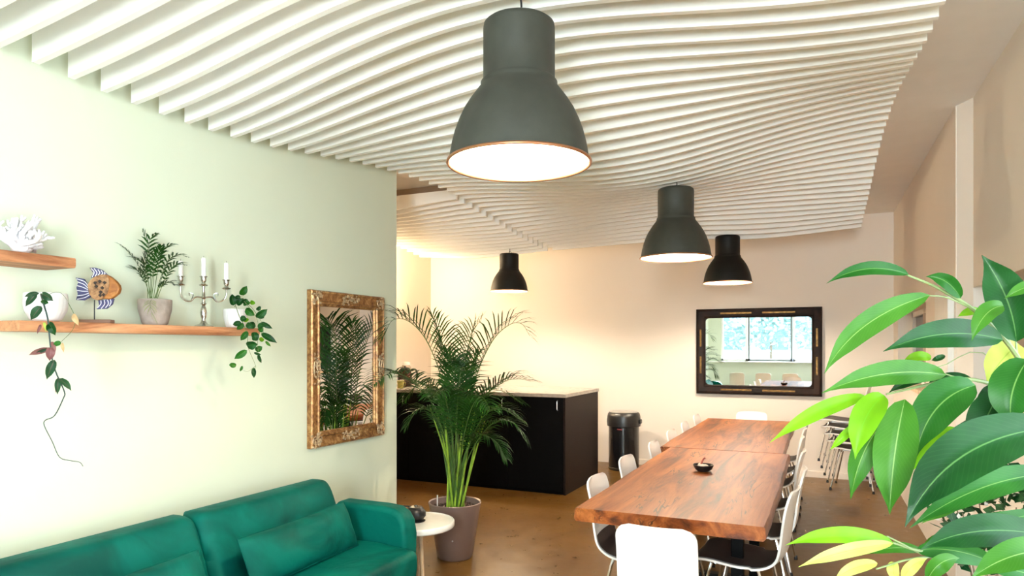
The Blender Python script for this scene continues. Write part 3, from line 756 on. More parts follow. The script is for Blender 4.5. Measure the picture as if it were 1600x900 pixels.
branch([(1692, 700, 1.24), (1630, 640, 1.12), (1560, 604, 1.03), (1500, 592, 1.02), (1440, 603, 1.01), (1385, 616, 1.0)], .0045, .0016)
branch([(1500, 592, 1.02), (1476, 584, 1.02)], .0012, .001)
branch([(1710, 860, 1.25), (1640, 840, 1.05), (1560, 862, 1.0), (1450, 862, .97), (1395, 848, .96)], .0045, .0016)
branch([(1500, 870, .98), (1430, 872, .96), (1369, 889, .95)], .002, .0012)
branch([(1440, 866, .97), (1410, 850, .96), (1386, 838, .96)], .0015, .0012)
branch([(1700, 760, 1.24), (1650, 690, 1.08), (1610, 680, 1.05)], .004, .002)
branch([(1705, 800, 1.24), (1660, 770, 1.1), (1630, 772, 1.05)], .004, .002)
branch([(1720, 830, 1.2), (1560, 568, 1.15), (1460, 575, 1.12)], .001, .0008)
FL = [
 ((1420, 429), (1355, 420), (1291, 443), 21, 1.03, L_mid, 0.2, -.02),
 ((1501, 466), (1478, 440), (1446, 432), 22, 1.05, L_mid, .2, 0),
 ((1453, 461), (1353, 508), (1288, 584), 38, 1.02, L_light, -.1, -.05),
 ((1567, 531), (1475, 522), (1380, 549), 44, 1.04, L_dark, .1, -.06),
 ((1478, 586), (1385, 584), (1284, 614), 37, 1.00, L_light, .1, -.08),
 ((1353, 619), (1280, 643), (1202, 692), 24, .98, L_lime, .1, -.05),
 ((1382, 618), (1352, 655), (1336, 718), 42, .97, L_lime, .1, -.03),
 ((1336, 664), (1318, 682), (1296, 704), 13, .99, L_lime, 0, 0),
 ((1392, 650), (1352, 702), (1329, 781), 40, 1.01, L_light, -.2, 0),
 ((1414, 624), (1398, 710), (1390, 804), 60, .96, L_light, .05, -.02),
 ((1524, 602), (1462, 640), (1430, 718), 60, .99, L_mid, .1, -.03),
 ((1494, 668), (1450, 700), (1412, 752), 22, 1.03, L_lime, .5, 0),
 ((1562, 608), (1540, 655), (1512, 700), 50, 1.00, L_dark, .1, 0),
 ((1606, 562), (1582, 612), (1581, 664), 62, .95, L_mid, .1, -.02),
 ((1588, 534), (1572, 465), (1534, 398), 60, 1.04, L_dark, .15, 0),
 ((1632, 443), (1600, 450), (1569, 467), 19, .98, L_light, .2, 0),
 ((1568, 478), (1540, 492), (1518, 533), 28, 1.0, L_light, .2, -.02),
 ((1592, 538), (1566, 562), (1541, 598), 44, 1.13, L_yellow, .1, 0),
 ((1448, 590), (1420, 596), (1388, 614), 18, 1.05, L_dark, .3, 0),
 ((1450, 601), (1488, 588), (1528, 598), 15, 1.06, L_dark, .3, 0),
 ((1516, 601), (1472, 610), (1430, 632), 24, 1.04, L_dark, .2, 0),
 ((1468, 620), (1446, 640), (1428, 660), 20, 1.06, L_blackish, .2, 0),
 ((1592, 664), (1540, 662), (1484, 671), 26, 1.06, L_dark, .2, 0),
 ((1560, 600), (1545, 618), (1522, 632), 24, 1.08, L_dark, .2, 0),
 ((1648, 668), (1505, 712), (1414, 823), 78, .86, L_dark, .05, -.04),
 ((1650, 740), (1535, 762), (1421, 825), 42, .93, L_mid, .1, -.03),
 ((1512, 772), (1480, 790), (1440, 818), 26, .97, L_light, .1, 0),
 ((1640, 838), (1530, 830), (1438, 859), 50, .87, L_dark, .05, -.03),
 ((1396, 848), (1310, 836), (1227, 852), 25, .96, L_lime, .1, -.04),
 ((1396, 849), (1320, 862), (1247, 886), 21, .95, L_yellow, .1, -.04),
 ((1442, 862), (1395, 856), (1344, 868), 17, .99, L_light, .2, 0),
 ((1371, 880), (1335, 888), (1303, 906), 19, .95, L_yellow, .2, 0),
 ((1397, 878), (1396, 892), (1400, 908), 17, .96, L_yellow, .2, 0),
 ((1430, 860), (1500, 862), (1572, 890), 34, .97, L_mid, .2, 0),
 ((1660, 862), (1585, 868), (1515, 906), 46, .83, L_light, .1, -.02),
 ((1500, 815), (1570, 812), (1650, 792), 28, .98, L_mid, .2, 0),
 ((1455, 560), (1434, 557), (1411, 564), 15, 1.1, L_lime, .2, 0),
 ((1476, 555), (1466, 560), (1455, 563), 9, 1.1, L_dark, .2, 0),
 ((1531, 487), (1515, 487), (1496, 495), 13, 1.09, L_lime, .2, 0),
 ((1563, 506), (1556, 498), (1545, 496), 22, 1.09, L_lime, .2, 0),
 ((1444, 855), (1480, 840), (1530, 838), 20, 1.0, L_light, .2, 0),
 ((1450, 905), (1470, 880), (1500, 872), 26, .94, L_light, .2, 0),
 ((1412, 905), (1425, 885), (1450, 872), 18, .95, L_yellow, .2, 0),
 ((1440, 640), (1452, 628), (1440, 618), 14, 1.0, L_light, .2, 0),
 ((1640, 800), (1590, 812), (1545, 818), 22, 1.02, L_dark, .2, 0),
 ((1640, 905), (1580, 890), (1530, 880), 30, 1.0, L_mid, .2, 0),
]
frnd = random.Random(4)
for (b, m_, tp, wpx, d, mt, roll, dt) in FL:
    px_leaf(FX, b, m_, tp, wpx, d, mt, roll=roll, dt=dt, n=16)
# a few more leaves round the back of the crown, outside the frame
for i in range(10):
    x = 1640+frnd.uniform(0, 120); y = frnd.uniform(430, 860)
    px_leaf(FX, (x, y), (x+50, y+5), (x+110, y+60), 50, 1.25+frnd.uniform(-.05, .1), frnd.choice([L_dark, L_mid]), rnd=frnd)

# leafy shrub behind the ficus with small pale flowers
t = thing('flowering_shrub', 'small dark leafed shrub with white flowers behind the ficus leaves', 'plant', (.52, 2.75, 0))
MB().lathe([(.0005, 0), (.13, 0), (.17, .32), (.16, .32), (.15, .28), (.0005, .28)], n=32).build('pot', M_potg, t)
b = MB(); fl = MB(); rs = random.Random(9)
for i in range(520):
    a = rs.uniform(0, 2*PI); e = rs.uniform(-.6, 1)*PI/2; q = rs.uniform(.5, 1)
    p = Vector((.19*q*math.cos(e)*math.cos(a), .25*q*math.cos(e)*math.sin(a), .93+.20*q*math.sin(e)))
    d = Vector((rs.gauss(0, 1), rs.gauss(0, 1), rs.gauss(0, .5))).normalized(); s_ = d.cross(Vector((rs.gauss(0, 1), rs.gauss(0, 1), 1))).normalized()
    tgt, l_ = (b, .05) if i % 6 else (fl, .022)
    k = len(tgt.v); tgt.v += [p, p+d*l_*.5+s_*l_*.3, p+d*l_, p+d*l_*.5-s_*l_*.3]; tgt.f.append([k, k+1, k+2, k+3])
    for w_, uvv in enumerate(((0, .5), (.5, 1), (1, .5), (.5, 0))): tgt.uv[k+w_] = uvv
b.build('foliage', L_blackish, t, smooth=False); fl.build('blossom', M_potw, t, smooth=False)
for i in range(7):
    a = i*.9; MB().tube([(0, 0, .28), (.05*math.cos(a), .05*math.sin(a), .6), (.12*math.cos(a), .14*math.sin(a), .95)], [.006, .004, .002], 6).build('stem', M_bark, t)

# ------------------------------------------------------------------ palms
def frond(parent, pts, t0, L, wleaf, nl, mt, rm, r0, droop=.5, up=.35, rnd=random, world=True, name='frond'):
    path = smooth_path(pts, 8); n = len(path)
    cum = [0]
    for i in range(n-1): cum.append(cum[-1]+(path[i+1]-path[i]).length)
    tot = cum[-1]
    def at(s):
        s = max(0, min(tot, s*tot))
        for i in range(n-1):
            if cum[i+1] >= s:
                f = (s-cum[i])/max(1e-9, cum[i+1]-cum[i]); return path[i].lerp(path[i+1], f), (path[i+1]-path[i]).normalized()
        return path[-1], (path[-1]-path[-2]).normalized()
    m = MB()
    for i in range(nl):
        f = i/(nl-1); s = t0+(1-t0)*f; p, tg = at(s)
        sd = tg.cross(UP)
        if sd.length < .15: sd = tg.cross(RT)
        sd.normalize(); nrm = sd.cross(tg).normalized()
        ll = L*(math.sin(PI*(.12+.80*f))**.7)*rnd.uniform(.88, 1.08)
        ang = R(58-28*f+rnd.uniform(-5, 5))
        for sg in (-1, 1):
            d = (tg*math.cos(ang)+sd*sg*math.sin(ang)+nrm*up+Vector((0, 0, rnd.uniform(-.06, .06)))).normalized()
            wv = d.cross(nrm).normalized()
            k = len(m.v); q = p.copy(); ww = [.35, 1, .8, .05]; seg = 4; dd = d.copy()
            for j in range(seg):
                m.v += [q-wv*wleaf*ww[j]/2, q+wv*wleaf*ww[j]/2]
                m.uv[k+2*j] = (j/3, 0.1); m.uv[k+2*j+1] = (j/3, .9)
                q = q+dd*ll/3; dd = (dd+Vector((0, 0, -droop*(.55+.45*j)))).normalized()
            for j in range(seg-1): m.f.append([k+2*j, k+2*j+1, k+2*j+3, k+2*j+2])
    o = m.build(name, mt, parent, world=world, angle=80)
    MB().tube(path, taper(r0, r0*.22, n), 6).build('rachis', M_cane2 if rm is M_cane else rm, o, world=world)
    return o
px0, py0 = -2.42, 4.28
PT = thing('areca_palm', 'large potted areca palm in a taupe planter at the end of the green wall', 'plant', (px0, py0, 0))
MB().lathe([(.0005, 0), (.118, 0), (.128, .012), (.185, .375), (.19, .392), (.186, .398), (.176, .392), (.17, .35), (.0005, .35)], n=56).build('planter', M_planter, PT)
MB().lathe([(.0005, .352), (.173, .352)], n=40).build('soil', M_soil, PT)
pb = MB(); rs = random.Random(2)
for i in range(150):
    a = rs.uniform(0, 2*PI); r_ = .16*math.sqrt(rs.random()); pb.ball((r_*math.cos(a), r_*math.sin(a), .356), .008*rs.uniform(.7, 1.3), n=6, m=4)
pb.build('pebbles', M_soil, PT, kind='stuff')
MB().tube([(-.115, -.05, .352), (-.115, -.05, .44)], .004, 8).build('water_gauge', M_candle, PT)
MB().ball((.065, -.148, .155), .006).build('rivet', M_steel, PT)
D0 = 4.9
def pp(x, y, dd): return P(x, y, D0+dd)
FR = [  # base px, control pts (px,py,depth offset), t0, leaflet length, up, droop
 ([(712, 785, 0), (704, 690, 0), (692, 600, -.05), (668, 535, -.1), (640, 503, -.2), (614, 500, -.3), (600, 525, -.35)], .42, .26, .42, .42),
 ([(716, 785, 0), (722, 690, .02), (742, 595, 0), (768, 535, -.05), (795, 508, -.1), (815, 506, -.1), (828, 525, -.1)], .42, .27, .42, .42),
 ([(708, 785, .0), (700, 700, 0), (672, 625, -.2), (640, 592, -.5), (610, 583, -.8), (585, 600, -1.0)], .48, .22, .30, .45),
 ([(718, 785, 0), (730, 700, 0), (750, 630, -.1), (785, 598, -.2), (810, 592, -.25), (830, 596, -.25)], .45, .22, .35, .45),
 ([(712, 785, 0), (708, 680, .1), (700, 590, .15), (690, 530, .2), (676, 495, .25)], .45, .24, .4, .4),
 ([(715, 785, 0), (716, 680, .1), (724, 580, .15), (738, 520, .2), (752, 500, .22)], .45, .24, .4, .4),
 ([(713, 785, 0), (712, 690, -.2), (716, 610, -.4), (722, 575, -.6), (728, 580, -.8)], .42, .24, .3, .5),
 ([(716, 785, 0), (732, 700, -.1), (756, 650, -.2), (785, 640, -.3), (812, 655, -.3)], .42, .22, .25, .6),
 ([(716, 785, 0), (726, 710, 0), (748, 680, -.2), (775, 690, -.3), (790, 715, -.35)], .42, .17, .2, .6),
 ([(710, 785, 0), (700, 700, 0), (680, 650, -.1), (655, 640, -.2), (636, 665, -.25)], .42, .19, .25, .6),
 ([(714, 785, 0), (718, 690, .2), (740, 620, .4), (780, 610, .6), (815, 630, .7)], .45, .22, .3, .5),
 ([(711, 785, 0), (704, 690, .2), (684, 620, .35), (655, 600, .5), (632, 625, .6)], .45, .22, .3, .5),
 ([(713, 785, 0), (708, 700, -.1), (700, 640, -.3), (690, 610, -.6), (676, 620, -.8)], .42, .22, .25, .55),
 ([(715, 785, 0), (722, 700, -.15), (736, 640, -.4), (752, 620, -.6), (766, 640, -.8)], .42, .22, .25, .55),
 ([(714, 785, 0), (714, 700, 0), (710, 620, -.05), (706, 570, -.1), (700, 550, -.15)], .45, .2, .35, .5),
 ([(715, 785, 0), (719, 700, 0), (728, 620, .05), (738, 570, .1), (748, 552, .15)], .45, .2, .35, .5),
 ([(717, 785, 0), (730, 720, -.05), (765, 665, -.2), (800, 660, -.3), (822, 690, -.3)], .45, .18, .2, .6),
]
rs = random.Random(11)
for (pts, t0, L, up, dr) in FR:
    pts = [(p[0]+(rs.uniform(-9, 9) if i == 0 else 0), p[1], p[2]) for i, p in enumerate(pts)]
    frond(PT, [pp(*p) for p in pts], t0, L*1.08, .012, 32, L_palm, M_cane, .005, droop=dr, up=up, rnd=rs)
for i in range(22):
    a = (i*2.4) % (2*PI); r_ = .02+.045*rs.random(); top = pp(715+rs.uniform(-44, 46), 640+rs.uniform(-25, 20), rs.uniform(-.12, .12))
    st = Vector((px0+r_*math.cos(a), py0+r_*math.sin(a), .35)); md = st.lerp(top, .55)+Vector((0, 0, .02))
    MB().tube(smooth_path([st, md, top], 4), taper(.0085, .0035, 9), 7).build('cane', M_cane if i % 3 else M_cane2, PT, world=True)

# ------------------------------------------------------------------ wall shelves and what stands on them
SHX = -2.76
def shelf(y0, y1, z0, z1, label):
    m = MB(); n = 24
    for i in range(n+1):
        y = y0+(y1-y0)*i/n; w1 = .004*math.sin(y*7)+.002*math.sin(y*23)
        for (x, z) in ((GX+.001, z0), (SHX-.006+w1, z0), (SHX+w1, z0+.01), (SHX+w1, z1-.006), (SHX-.005+w1, z1), (GX+.001, z1)): m.v.append((x, y, z))
    for i in range(n):
        for k in range(6): m.f.append([i*6+k, i*6+(k+1) % 6, i*6+6+(k+1) % 6, i*6+6+k])
    m.f.append([0, 1, 2, 3, 4, 5][::-1]); m.f.append([n*6+k for k in range(6)])
    return tag(m.build('wall_shelf', M_shelf, angle=40), label, 'shelf')
shelf(1.565, 2.76, 1.563, 1.603, 'long lower pine wall shelf holding the fish, small palm and candelabra')
shelf(.75, 1.775, 1.822, 1.862, 'short upper pine wall shelf carrying the white coral')
Z1 = 1.6035
# coral
t0_ = (-2.85, 1.62, 1.8625)
m = MB(); rs = random.Random(21)
def cor(p, d, l, r, dep):
    q = [p]; dd = d.copy()
    for i in range(3):
        dd = (dd+Vector((rs.gauss(0, .16), rs.gauss(0, .16), rs.gauss(.10, .12)))).normalized(); q.append(q[-1]+dd*l/3)
    m.tube(q, [r, r*.9, r*.8, r*.62], 6)
    m.ball(q[-1], r*.7, n=6, m=4)
    if dep > 0:
        for i in range(rs.choice((2, 3, 3))):
            nd = (dd+Vector((rs.gauss(0, .6), rs.gauss(0, .6), rs.gauss(.15, .45)))).normalized()
            cor(q[rs.choice((1, 2, 3))], nd, l*.62, r*.74, dep-1)
for i in range(26):
    a = 2*PI*i/26+rs.uniform(-.2, .2); e = rs.uniform(.18, 1.25)
    cor(Vector((rs.gauss(0, .012), rs.gauss(0, .02), .03)), Vector((math.cos(e)*math.cos(a)*.62, math.cos(e)*math.sin(a)*1.15, math.sin(e))).normalized(), rs.uniform(.050, .078), .0125, 2)
m.ball((0, 0, .028), .034, .04, .028)
mn = min(v[2] for v in m.v)
for i in range(len(m.v)): m.v[i] = Vector((max(m.v[i][0], -.105), m.v[i][1], max(0, m.v[i][2])))
o = m.build('coral', M_coral, angle=80); o.location = t0_
tag(o, 'branching white coral on the short upper wall shelf', 'coral')

# hoya bowl
t = thing('trailing_hoya', 'white ribbed bowl with a pink and dark leafed hoya trailing far below the shelf', 'plant', (-2.862, 1.718, Z1))
MB().lathe([(.0005, 0), (.042, 0), (.055, .01), (.072, .045), (.077, .075), (.074, .115), (.070, .115), (.068, .08), (.0005, .078)], n=72, rib=.02, nrib=24).build('bowl', M_potw, t, angle=60)
MB().lathe([(.0005, .09), (.068, .09)], n=24).build('soil', M_soil, t)
def q1(x, y): return (x/2.8125, 420+y/2.8125)
DH = 2.55
HL = [((172, 108), (107, 124), 20, L_hoya), ((162, 110), (112, 166), 28, L_hoya), ((182, 165), (135, 226), 36, L_hoya), ((185, 112), (234, 142), 34, L_hoya), ((182, 150), (213, 152), 22, L_dark),
      ((213, 238), (243, 293), 36, L_dark), ((180, 245), (163, 287), 13, L_pink), ((193, 235), (202, 276), 12, L_yellow), ((320, 200), (345, 250), 24, L_brown), ((268, 325), (234, 341), 22, L_mid), ((272, 325), (280, 368), 14, L_brown),
      ((222, 350), (125, 380), 26, L_pink), ((225, 345), (218, 405), 36, L_pink), ((216, 352), (150, 378), 13, L_hoya), ((240, 400), (205, 487), 36, L_hoya), ((256, 480), (252, 553), 24, L_hoya), ((260, 482), (314, 537), 26, L_hoya), ((252, 480), (244, 548), 12, L_pink), ((228, 320), (243, 372), 16, L_pink)]
rs = random.Random(5)
for a, b, w_, mt in HL:
    A, B_ = q1(*a), q1(*b); px_leaf(t, A, ((A[0]+B_[0])/2, (A[1]+B_[1])/2-1.5), B_, w_/2.8125, DH if a[1] > 160 else 2.60, mt, rnd=rs, n=8)
def vine(par, pts, d, r, m, f):
    q = smooth_path([P(*f(*p[:2]), p[2] if len(p) > 2 else d) for p in pts], 4); MB().tube(q, taper(r, r*.4, len(q)), 6).build('stem', m, par, world=True)
vine(t, [(180, 112, 2.66), (195, 165, 2.58), (210, 220), (218, 300), (230, 400), (250, 465), (283, 540), (278, 570), (240, 645), (200, 665), (195, 690), (230, 760), (262, 828), (310, 843), (350, 850), (365, 868)], DH, .0032, M_stemdark, q1)
vine(t, [(200, 120, 2.66), (235, 105, 2.6), (270, 108, 2.58), (300, 145, 2.57)], DH, .0012, M_stem, q1)
vine(t, [(300, 150, 2.56), (330, 215), (318, 270), (270, 320), (268, 330)], DH, .0012, M_stem, q1)
vine(t, [(150, 112, 2.66), (172, 104, 2.6), (190, 115, 2.6)], DH, .0015, M_stem, q1)

# wooden fish
fc = Vector((-2.85, 1.912, Z1))
FM = Matrix.Rotation(YAW+R(-10)+R(-18)+R(32), 4, 'Z') @ Matrix(((1, 0, 0, 0), (0, 0, -1, 0), (0, 1, 0, 0), (0, 0, 0, 1)))
# local xy = fish plane, z = thickness; scaled from photo pixels
fs = 2.88/FPX/3.461
def fp(x, y, cx=523, cy=706): return ((x-cx)*fs, (cy-y)*fs)
t = thing('fish_sculpture', 'carved wooden fish with blue striped fins on a pole stand', 'sculpture', tuple(fc))
body = [fp(*p) for p in [(492, 498), (505, 470), (530, 450), (560, 438), (590, 437), (612, 452), (612, 500), (600, 540), (575, 570), (545, 580), (520, 572), (500, 545)]]
MB().prism(body, -.011, .011, FM).build('body', M_mango, t, bevel=.003)
head = [fp(*p) for p in [(590, 437), (615, 450), (640, 472), (658, 495), (662, 515), (655, 540), (632, 560), (610, 575), (575, 571), (598, 540), (608, 500), (606, 465)]]
MB().prism(head, -.013, .013, FM).build('head', M_fishhead, t, bevel=.004)
M_navy = mat('faded_navy_paint', (.05, .05, .13), .6, var=.3, scale=40)
M_stripe = mat('chalk_stripe', (.72, .71, .74), .7)
M_void = mat('dark_cutout', (.03, .018, .012), .8)
for (x, y) in [(535, 470), (560, 462), (585, 470), (525, 498), (550, 490), (575, 492), (598, 505), (540, 520), (565, 520), (590, 530), (555, 548), (578, 552), (530, 540)]:
    MB().prism([fp(x-12, y), fp(x, y-11), fp(x+12, y), fp(x, y+11)], .0112, .0145, FM).build('scale', M_mango, t, bevel=.0012)
for (x, y) in [(560, 476), (585, 483), (541, 504), (573, 512), (565, 535), (580, 550), (536, 485), (562, 552)]:
    MB().prism([fp(x-10, y), fp(x, y-10), fp(x+10, y), fp(x, y+10)], .0113, .0150, FM).build('scale_hole', M_void, t)
def fin(name, poly, lines):
    f = MB().prism([fp(*p) for p in poly], -.005, .005, FM).build(name, M_navy, t, bevel=.0015)
    mm = MB()
    for ln in lines:
        for sg in (-.0052, .0052):
            mm.tube(smooth_path([FM @ Vector((*fp(*p), sg)) for p in ln], 4), .0019, 5)
    mm.build('stripe', M_stripe, f)
fin('tail_fin', [(492, 498), (470, 462), (425, 455), (440, 480), (430, 510), (437, 545), (428, 578), (470, 580), (505, 560), (500, 530)],
    [[(495, 505), (475, 478), (432, 462)], [(492, 513), (470, 492), (440, 480)], [(492, 522), (465, 508), (436, 500)], [(494, 530), (465, 530), (434, 525)], [(497, 540), (470, 550), (436, 555)], [(500, 550), (475, 565), (436, 574)]])
fin('dorsal_fin', [(505, 455), (520, 430), (498, 400), (530, 400), (565, 412), (595, 440), (560, 440), (530, 450)],
    [[(515, 452), (525, 425), (508, 404)], [(530, 448), (540, 428), (525, 405)], [(545, 442), (555, 428), (545, 410)], [(562, 440), (570, 430), (562, 415)], [(578, 438), (582, 432), (578, 425)]])
fin('belly_fin', [(545, 580), (580, 575), (628, 570), (620, 600), (590, 625), (535, 628), (550, 605)],
    [[(560, 580), (560, 600), (542, 622)], [(578, 578), (580, 600), (562, 625)], [(595, 576), (600, 598), (585, 620)], [(610, 574), (614, 590), (605, 612)]])
MB().tube([FM @ Vector((0, .006, 0)), FM @ Vector((0, (706-578)*fs, 0))], .0025, 8).build('pole', M_black, t)
MB().box((-.075, -.02, 0), (.075, .02, .016), Matrix.Rotation(YAW+R(4), 4, 'Z')).build('stand', mat('driftwood', (.22, .12, .08), .7), t, bevel=.003)

# small palm on the shelf
sp0 = Vector((-2.862, 2.212, Z1))
t = thing('parlour_palm', 'small feathery palm in a grey clay pot in the middle of the lower shelf', 'plant', tuple(sp0))
MB().lathe([(.0005, 0), (.048, 0), (.056, .01), (.072, .075), (.073, .121), (.069, .122), (.066, .10), (.0005, .10)], n=40).build('pot', M_potg, t)
MB().lathe([(.0005, .102), (.066, .102)], n=24).build('soil', M_soil, t)
rs = random.Random(8)
def q4(x, y, dd=0): return P(x/3.461, 300+y/3.461, 3.19+dd)
SF = [[(800, 575), (790, 480), (750, 400), (690, 320), (628, 275)], [(810, 575), (800, 470), (770, 380), (700, 350), (650, 330)], [(815, 575), (815, 450), (800, 340), (810, 260), (840, 230)],
      [(820, 575), (830, 450), (800, 300), (775, 215)], [(830, 575), (850, 440), (870, 330), (910, 290), (940, 285)], [(840, 575), (870, 460), (910, 370), (960, 340), (1010, 350)],
      [(850, 578), (880, 500), (920, 420), (960, 390), (1000, 395)], [(812, 575), (790, 500), (750, 430), (700, 410)], [(845, 575), (870, 480), (900, 400), (930, 330)], [(835, 575), (860, 520), (900, 490), (940, 500)],
      [(822, 575), (822, 480), (840, 380), (870, 300)], [(818, 575), (800, 480), (780, 420), (800, 330)]]
for i, pts in enumerate(SF):
    dd = rs.uniform(-.07, .05)
    frond(t, [q4(x, y, dd*j/4) for j, (x, y) in enumerate(pts)], .42, .062, .0095, 10, L_palm, M_stem, .0018, droop=.35, up=.15, rnd=rs)
frond(t, [q4(825, 575, -.03), q4(812, 600, -.09), q4(820, 650, -.095), q4(845, 700, -.09)], .2, .05, .004, 12, leaf_mat('pale_frond', (.20, .26, .08), (.32, .36, .14), (.4, .4, .2), vein=0), M_stem, .0012, droop=.5, up=.05, rnd=rs)

# candelabra
cb = Vector((-2.865, 2.49, Z1))
t = thing('candelabra', 'three-armed tarnished silver candelabra on the lower shelf', 'candelabra', tuple(cb))
MB().lathe([(.0005, 0), (.046, 0), (.047, .004), (.036, .010), (.020, .016), (.012, .028), (.009, .04), (.014, .052), (.016, .075), (.013, .095), (.008, .108), (.010, .114), (.016, .118), (.009, .124), (.007, .14), (.013, .148), (.008, .156), (.006, .19), (.008, .205), (.0005, .205)], n=32).build('stem', M_silver, t)
CM = Matrix.Rotation(YAW+R(12), 4, 'Z')
cups = []
for k, (x, z) in enumerate(((-.108, .205), (0, .205), (.108, .190))):
    c = CM @ Vector((x, 0, 0))
    if k != 1:
        MB().tube(smooth_path([CM @ Vector(p) for p in ((0, 0, .150), (x*.35, 0, .152), (x*.60, 0, .130), (x*.88, 0, .140), (x, 0, .165), (x, 0, z))], 6), .0042, 8).tube(smooth_path([CM @ Vector(p) for p in ((x*.55, 0, .134), (x*.45, 0, .165), (x*.62, 0, .172), (x*.62, 0, .158))], 5), .0025, 6).build('arm', M_silver, t)
    cp = MB().lathe([(.0005, 0), (.008, 0), (.019, .004), (.022, .009), (.014, .011), (.008, .02), (.013, .03), (.014, .045), (.019, .049), (.019, .052), (.0125, .053), (.0125, .040), (.0005, .040)], (c.x, c.y, z), 24).build('candle_cup', M_silver, t)
    cups.append(cb+Vector((c.x, c.y, z+.0405)))
for (c, h, l) in zip(cups, (.088, .106, .098), ('left white candle of the silver candelabra', 'middle white candle of the silver candelabra, the tallest', 'right white candle of the silver candelabra')):
    ct = thing('candle', l, 'candle', tuple(c), group='candles in the silver candelabra')
    MB().lathe([(.0005, 0), (.0112, 0), (.0112, h-.006), (.008, h-.001), (.0005, h)], n=20).build('candle_body', M_candle, ct)
    MB().tube([(0, 0, h-.001), (.001, 0, h+.009)], .0009, 5).build('wick', M_black, ct)

# pothos on the right
rp0 = Vector((-2.86, 2.69, Z1))
t = thing('trailing_pothos', 'white ribbed pot with a green pothos trailing over the right shelf end', 'plant', tuple(rp0))
MB().lathe([(.0005, 0), (.038, 0), (.046, .008), (.057, .05), (.058, .10), (.054, .10), (.052, .08), (.0005, .08)], n=64, rib=.025, nrib=22).build('pot', M_potw, t, angle=60)
MB().lathe([(.0005, .085), (.052, .085)], n=24).build('soil', M_soil, t)
def q5(x, y): return (340+x/5.29, 430+y/5.29)
PL = [((190, 165), (243, 88), 55, L_mid), ((130, 250), (120, 155), 60, L_dark), ((190, 180), (140, 185), 35, L_dark), ((160, 245), (215, 190), 50, L_dark), ((215, 235), (270, 225), 50, L_mid), ((270, 220), (312, 235), 36, L_lime), ((230, 280), (305, 335), 60, L_mid), ((325, 290), (358, 258), 34, L_dark),
      ((320, 350), (412, 280), 60, L_dark), ((330, 320), (385, 355), 50, L_dark), ((235, 350), (185, 370), 50, L_dark), ((195, 390), (125, 410), 45, L_dark), ((215, 400), (160, 450), 45, L_mid), ((255, 360), (215, 385), 30, L_lime), ((310, 400), (250, 430), 60, L_dark), ((360, 390), (455, 442), 40, L_dark),
      ((250, 465), (190, 540), 50, L_mid), ((300, 470), (320, 545), 60, L_dark), ((360, 480), (492, 560), 52, L_dark), ((375, 520), (350, 545), 40, L_lime), ((395, 545), (440, 590), 22, L_light), ((240, 580), (332, 570), 72, L_dark), ((315, 625), (370, 590), 50, L_mid), ((300, 640), (362, 660), 22, L_dark),
      ((335, 655), (362, 727), 28, L_dark), ((243, 620), (137, 693), 56, L_mid), ((155, 745), (94, 742), 42, L_light), ((205, 750), (185, 796), 22, L_mid), ((297, 765), (301, 850), 38, L_dark), ((240, 400), (290, 440), 50, L_dark), ((330, 430), (402, 400), 45, L_dark), ((330, 500), (290, 540), 46, L_dark), ((340, 460), (380, 440), 40, L_mid), ((205, 230), (250, 200), 44, L_dark)]
rs = random.Random(6)
for a, b, w_, mt in PL: px_leaf(t, q5(*a), None, q5(*b), w_/5.29, 3.44+rs.uniform(-.06, .04) if a[1] > 260 else 3.56, mt, rnd=rs, n=8)
vine(t, [(140, 262, 3.60), (175, 190, 3.58), (205, 178, 3.57)], 3.5, .002, M_palestem, q5)
vine(t, [(150, 255, 3.58), (180, 340, 3.49), (245, 480, 3.46), (250, 590), (315, 750), (297, 770)], 3.44, .002, M_palestem, q5)
vine(t, [(315, 750), (250, 795), (205, 785)], 3.44, .0012, M_palestem, q5)
vine(t, [(205, 200, 3.58), (240, 240, 3.52), (320, 350), (340, 460), (330, 560), (340, 660)], 3.45, .0018, M_palestem, q5)
vine(t, [(250, 240, 3.55), (300, 290), (370, 400), (380, 490), (410, 540)], 3.45, .0014, M_palestem, q5)

# ------------------------------------------------------------------ mirrors
def ring(w, h, prof, M, m=None):
    """mitred frame: prof = [(inset from outer edge, height out of the wall)]"""
    m = m or MB(); b = len(m.v); n = len(prof)
    for (a, z) in prof:
        for (sx, sy) in ((-1, -1), (1, -1), (1, 1), (-1, 1)): m.v.append(M @ Vector((sx*(w/2-a), sy*(h/2-a), z)))
    for i in range(n-1):
        for k in range(4): m.f.append([b+i*4+k, b+i*4+(k+1) % 4, b+(i+1)*4+(k+1) % 4, b+(i+1)*4+k])
    return m
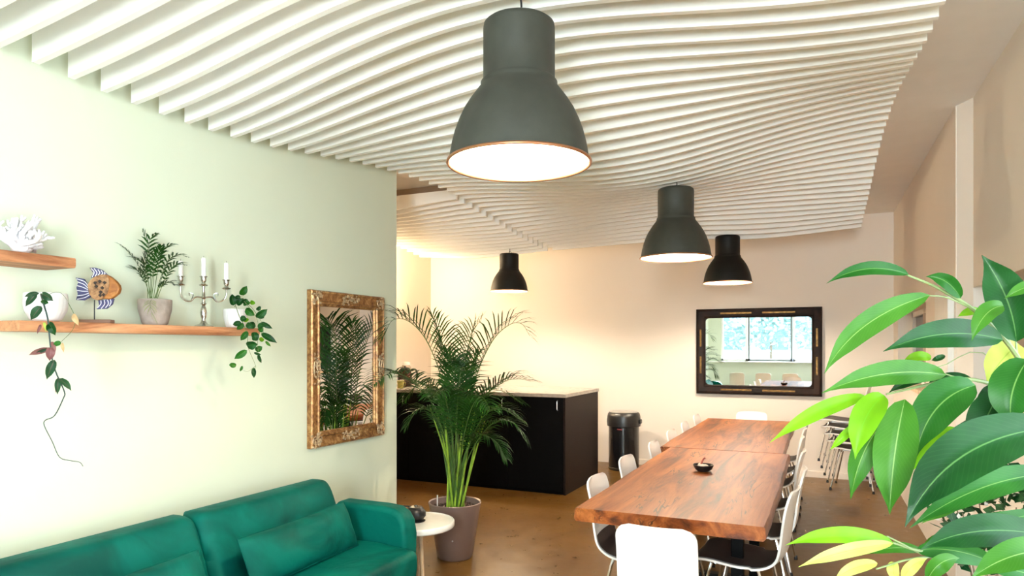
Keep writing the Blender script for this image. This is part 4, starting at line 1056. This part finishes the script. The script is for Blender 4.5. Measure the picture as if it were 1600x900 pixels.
# gilt mirror on green wall: local x -> +Y world reversed, y -> Z, z -> +X
gw, gh = .775, 1.0
gy, gz = 3.742, 1.364
t = thing('gilt_mirror', 'ornate gilt framed wall mirror on the green wall above the sofa', 'mirror', (GX, gy, gz))
GM = Matrix(((0, 0, 1, 0), (1, 0, 0, 0), (0, 1, 0, 0), (0, 0, 0, 1)))
ring(gw, gh, [(0, .001), (0, .034), (.006, .042), (.016, .044), (.022, .038), (.030, .036), (.05, .030), (.066, .030), (.072, .037), (.080, .037), (.086, .026), (.094, .024), (.1, .016), (.1, .001)], GM).build('frame', M_gilt, t, angle=25)
MB().box((.003, -gw/2+.098, -gh/2+.098), (.014, gw/2-.098, gh/2-.098)).build('mirror_glass', M_mirror, t)
rs = random.Random(3)
def ornament(cx, cy, lx, ly):
    m = MB()
    for i in range(26):
        x = cx+rs.uniform(-1, 1)*lx; y = cy+rs.uniform(-1, 1)*ly
        m.ball(GM @ Vector((x, y, .036+rs.uniform(0, .008))), rs.uniform(.005, .011), rs.uniform(.005, .012), rs.uniform(.005, .012), n=7, m=5)
    for s_ in (-1, 1):
        pts = [GM @ Vector((cx+s_*lx*.5+lx*.45*math.cos(a), cy+ly*.55*math.sin(a), .044)) for a in [k*.7 for k in range(8)]]
        m.tube(pts, .0035, 6)
    m.build('ornament', mat('pale_worn_gilt', (.55, .40, .24), .4, .5, var=.45, scale=60), t)
for sx in (-1, 1):
    for sy in (-1, 1): ornament(sx*(gw/2-.05), sy*(gh/2-.05), .045, .045)
for sx in (-1, 1): ornament(sx*(gw/2-.045), 0, .03, .10)
for sy in (-1, 1): ornament(0, sy*(gh/2-.045), .09, .03)
# dark mirror on the back wall
dw, dh = 1.415, 1.035
t = thing('dark_framed_mirror', 'wide dark walnut framed mirror with gold accents on the back wall', 'mirror', (-.747, BY, 1.452), rot=(R(.55), 0, 0))
DM = Matrix(((1, 0, 0, 0), (0, 0, -1, 0), (0, 1, 0, 0), (0, 0, 0, 1)))
DM = Matrix.Translation((0, -.012, 0)) @ DM
ring(dw, dh, [(0, .0), (0, .03), (.012, .045), (.03, .050), (.07, .040), (.09, .034), (.098, .038), (.108, .034), (.112, .02), (.112, .0)], DM).build('frame', M_walnut, t, angle=25)
MB().box((-dw/2+.11, -.027, -dh/2+.11), (dw/2-.11, -.0125, dh/2-.11)).build('mirror_glass', M_mirror, t)
for sx in (-1, 1):
    for sy in (-1, 1):
        c = (sx*(dw/2-.112), sy*(dh/2-.112)); m = MB()
        pl = [c]+[(c[0]-sx*.04+sx*.04*math.sin(a*PI/12), c[1]-sy*.04+sy*.04*math.cos(a*PI/12)) for a in range(7)]
        m.prism(pl, .016, .022, DM); m.build('corner_block', M_walnut, t)
for sy in (-1, 1):
    for sx in (-1, 1): MB().prism([(sx*.06, sy*(dh/2-.045)), (sx*.42, sy*(dh/2-.045)), (sx*.42, sy*(dh/2-.066)), (sx*.06, sy*(dh/2-.066))][::1], .040, .049, DM).build('gilded_strip', M_gold, t, bevel=.003)
for sx in (-1, 1):
    for sy in (-1, 1): MB().prism([(sx*(dw/2-.045), sy*.06), (sx*(dw/2-.045), sy*.27), (sx*(dw/2-.066), sy*.27), (sx*(dw/2-.066), sy*.06)], .040, .049, DM).build('gilded_strip', M_gold, t, bevel=.003)
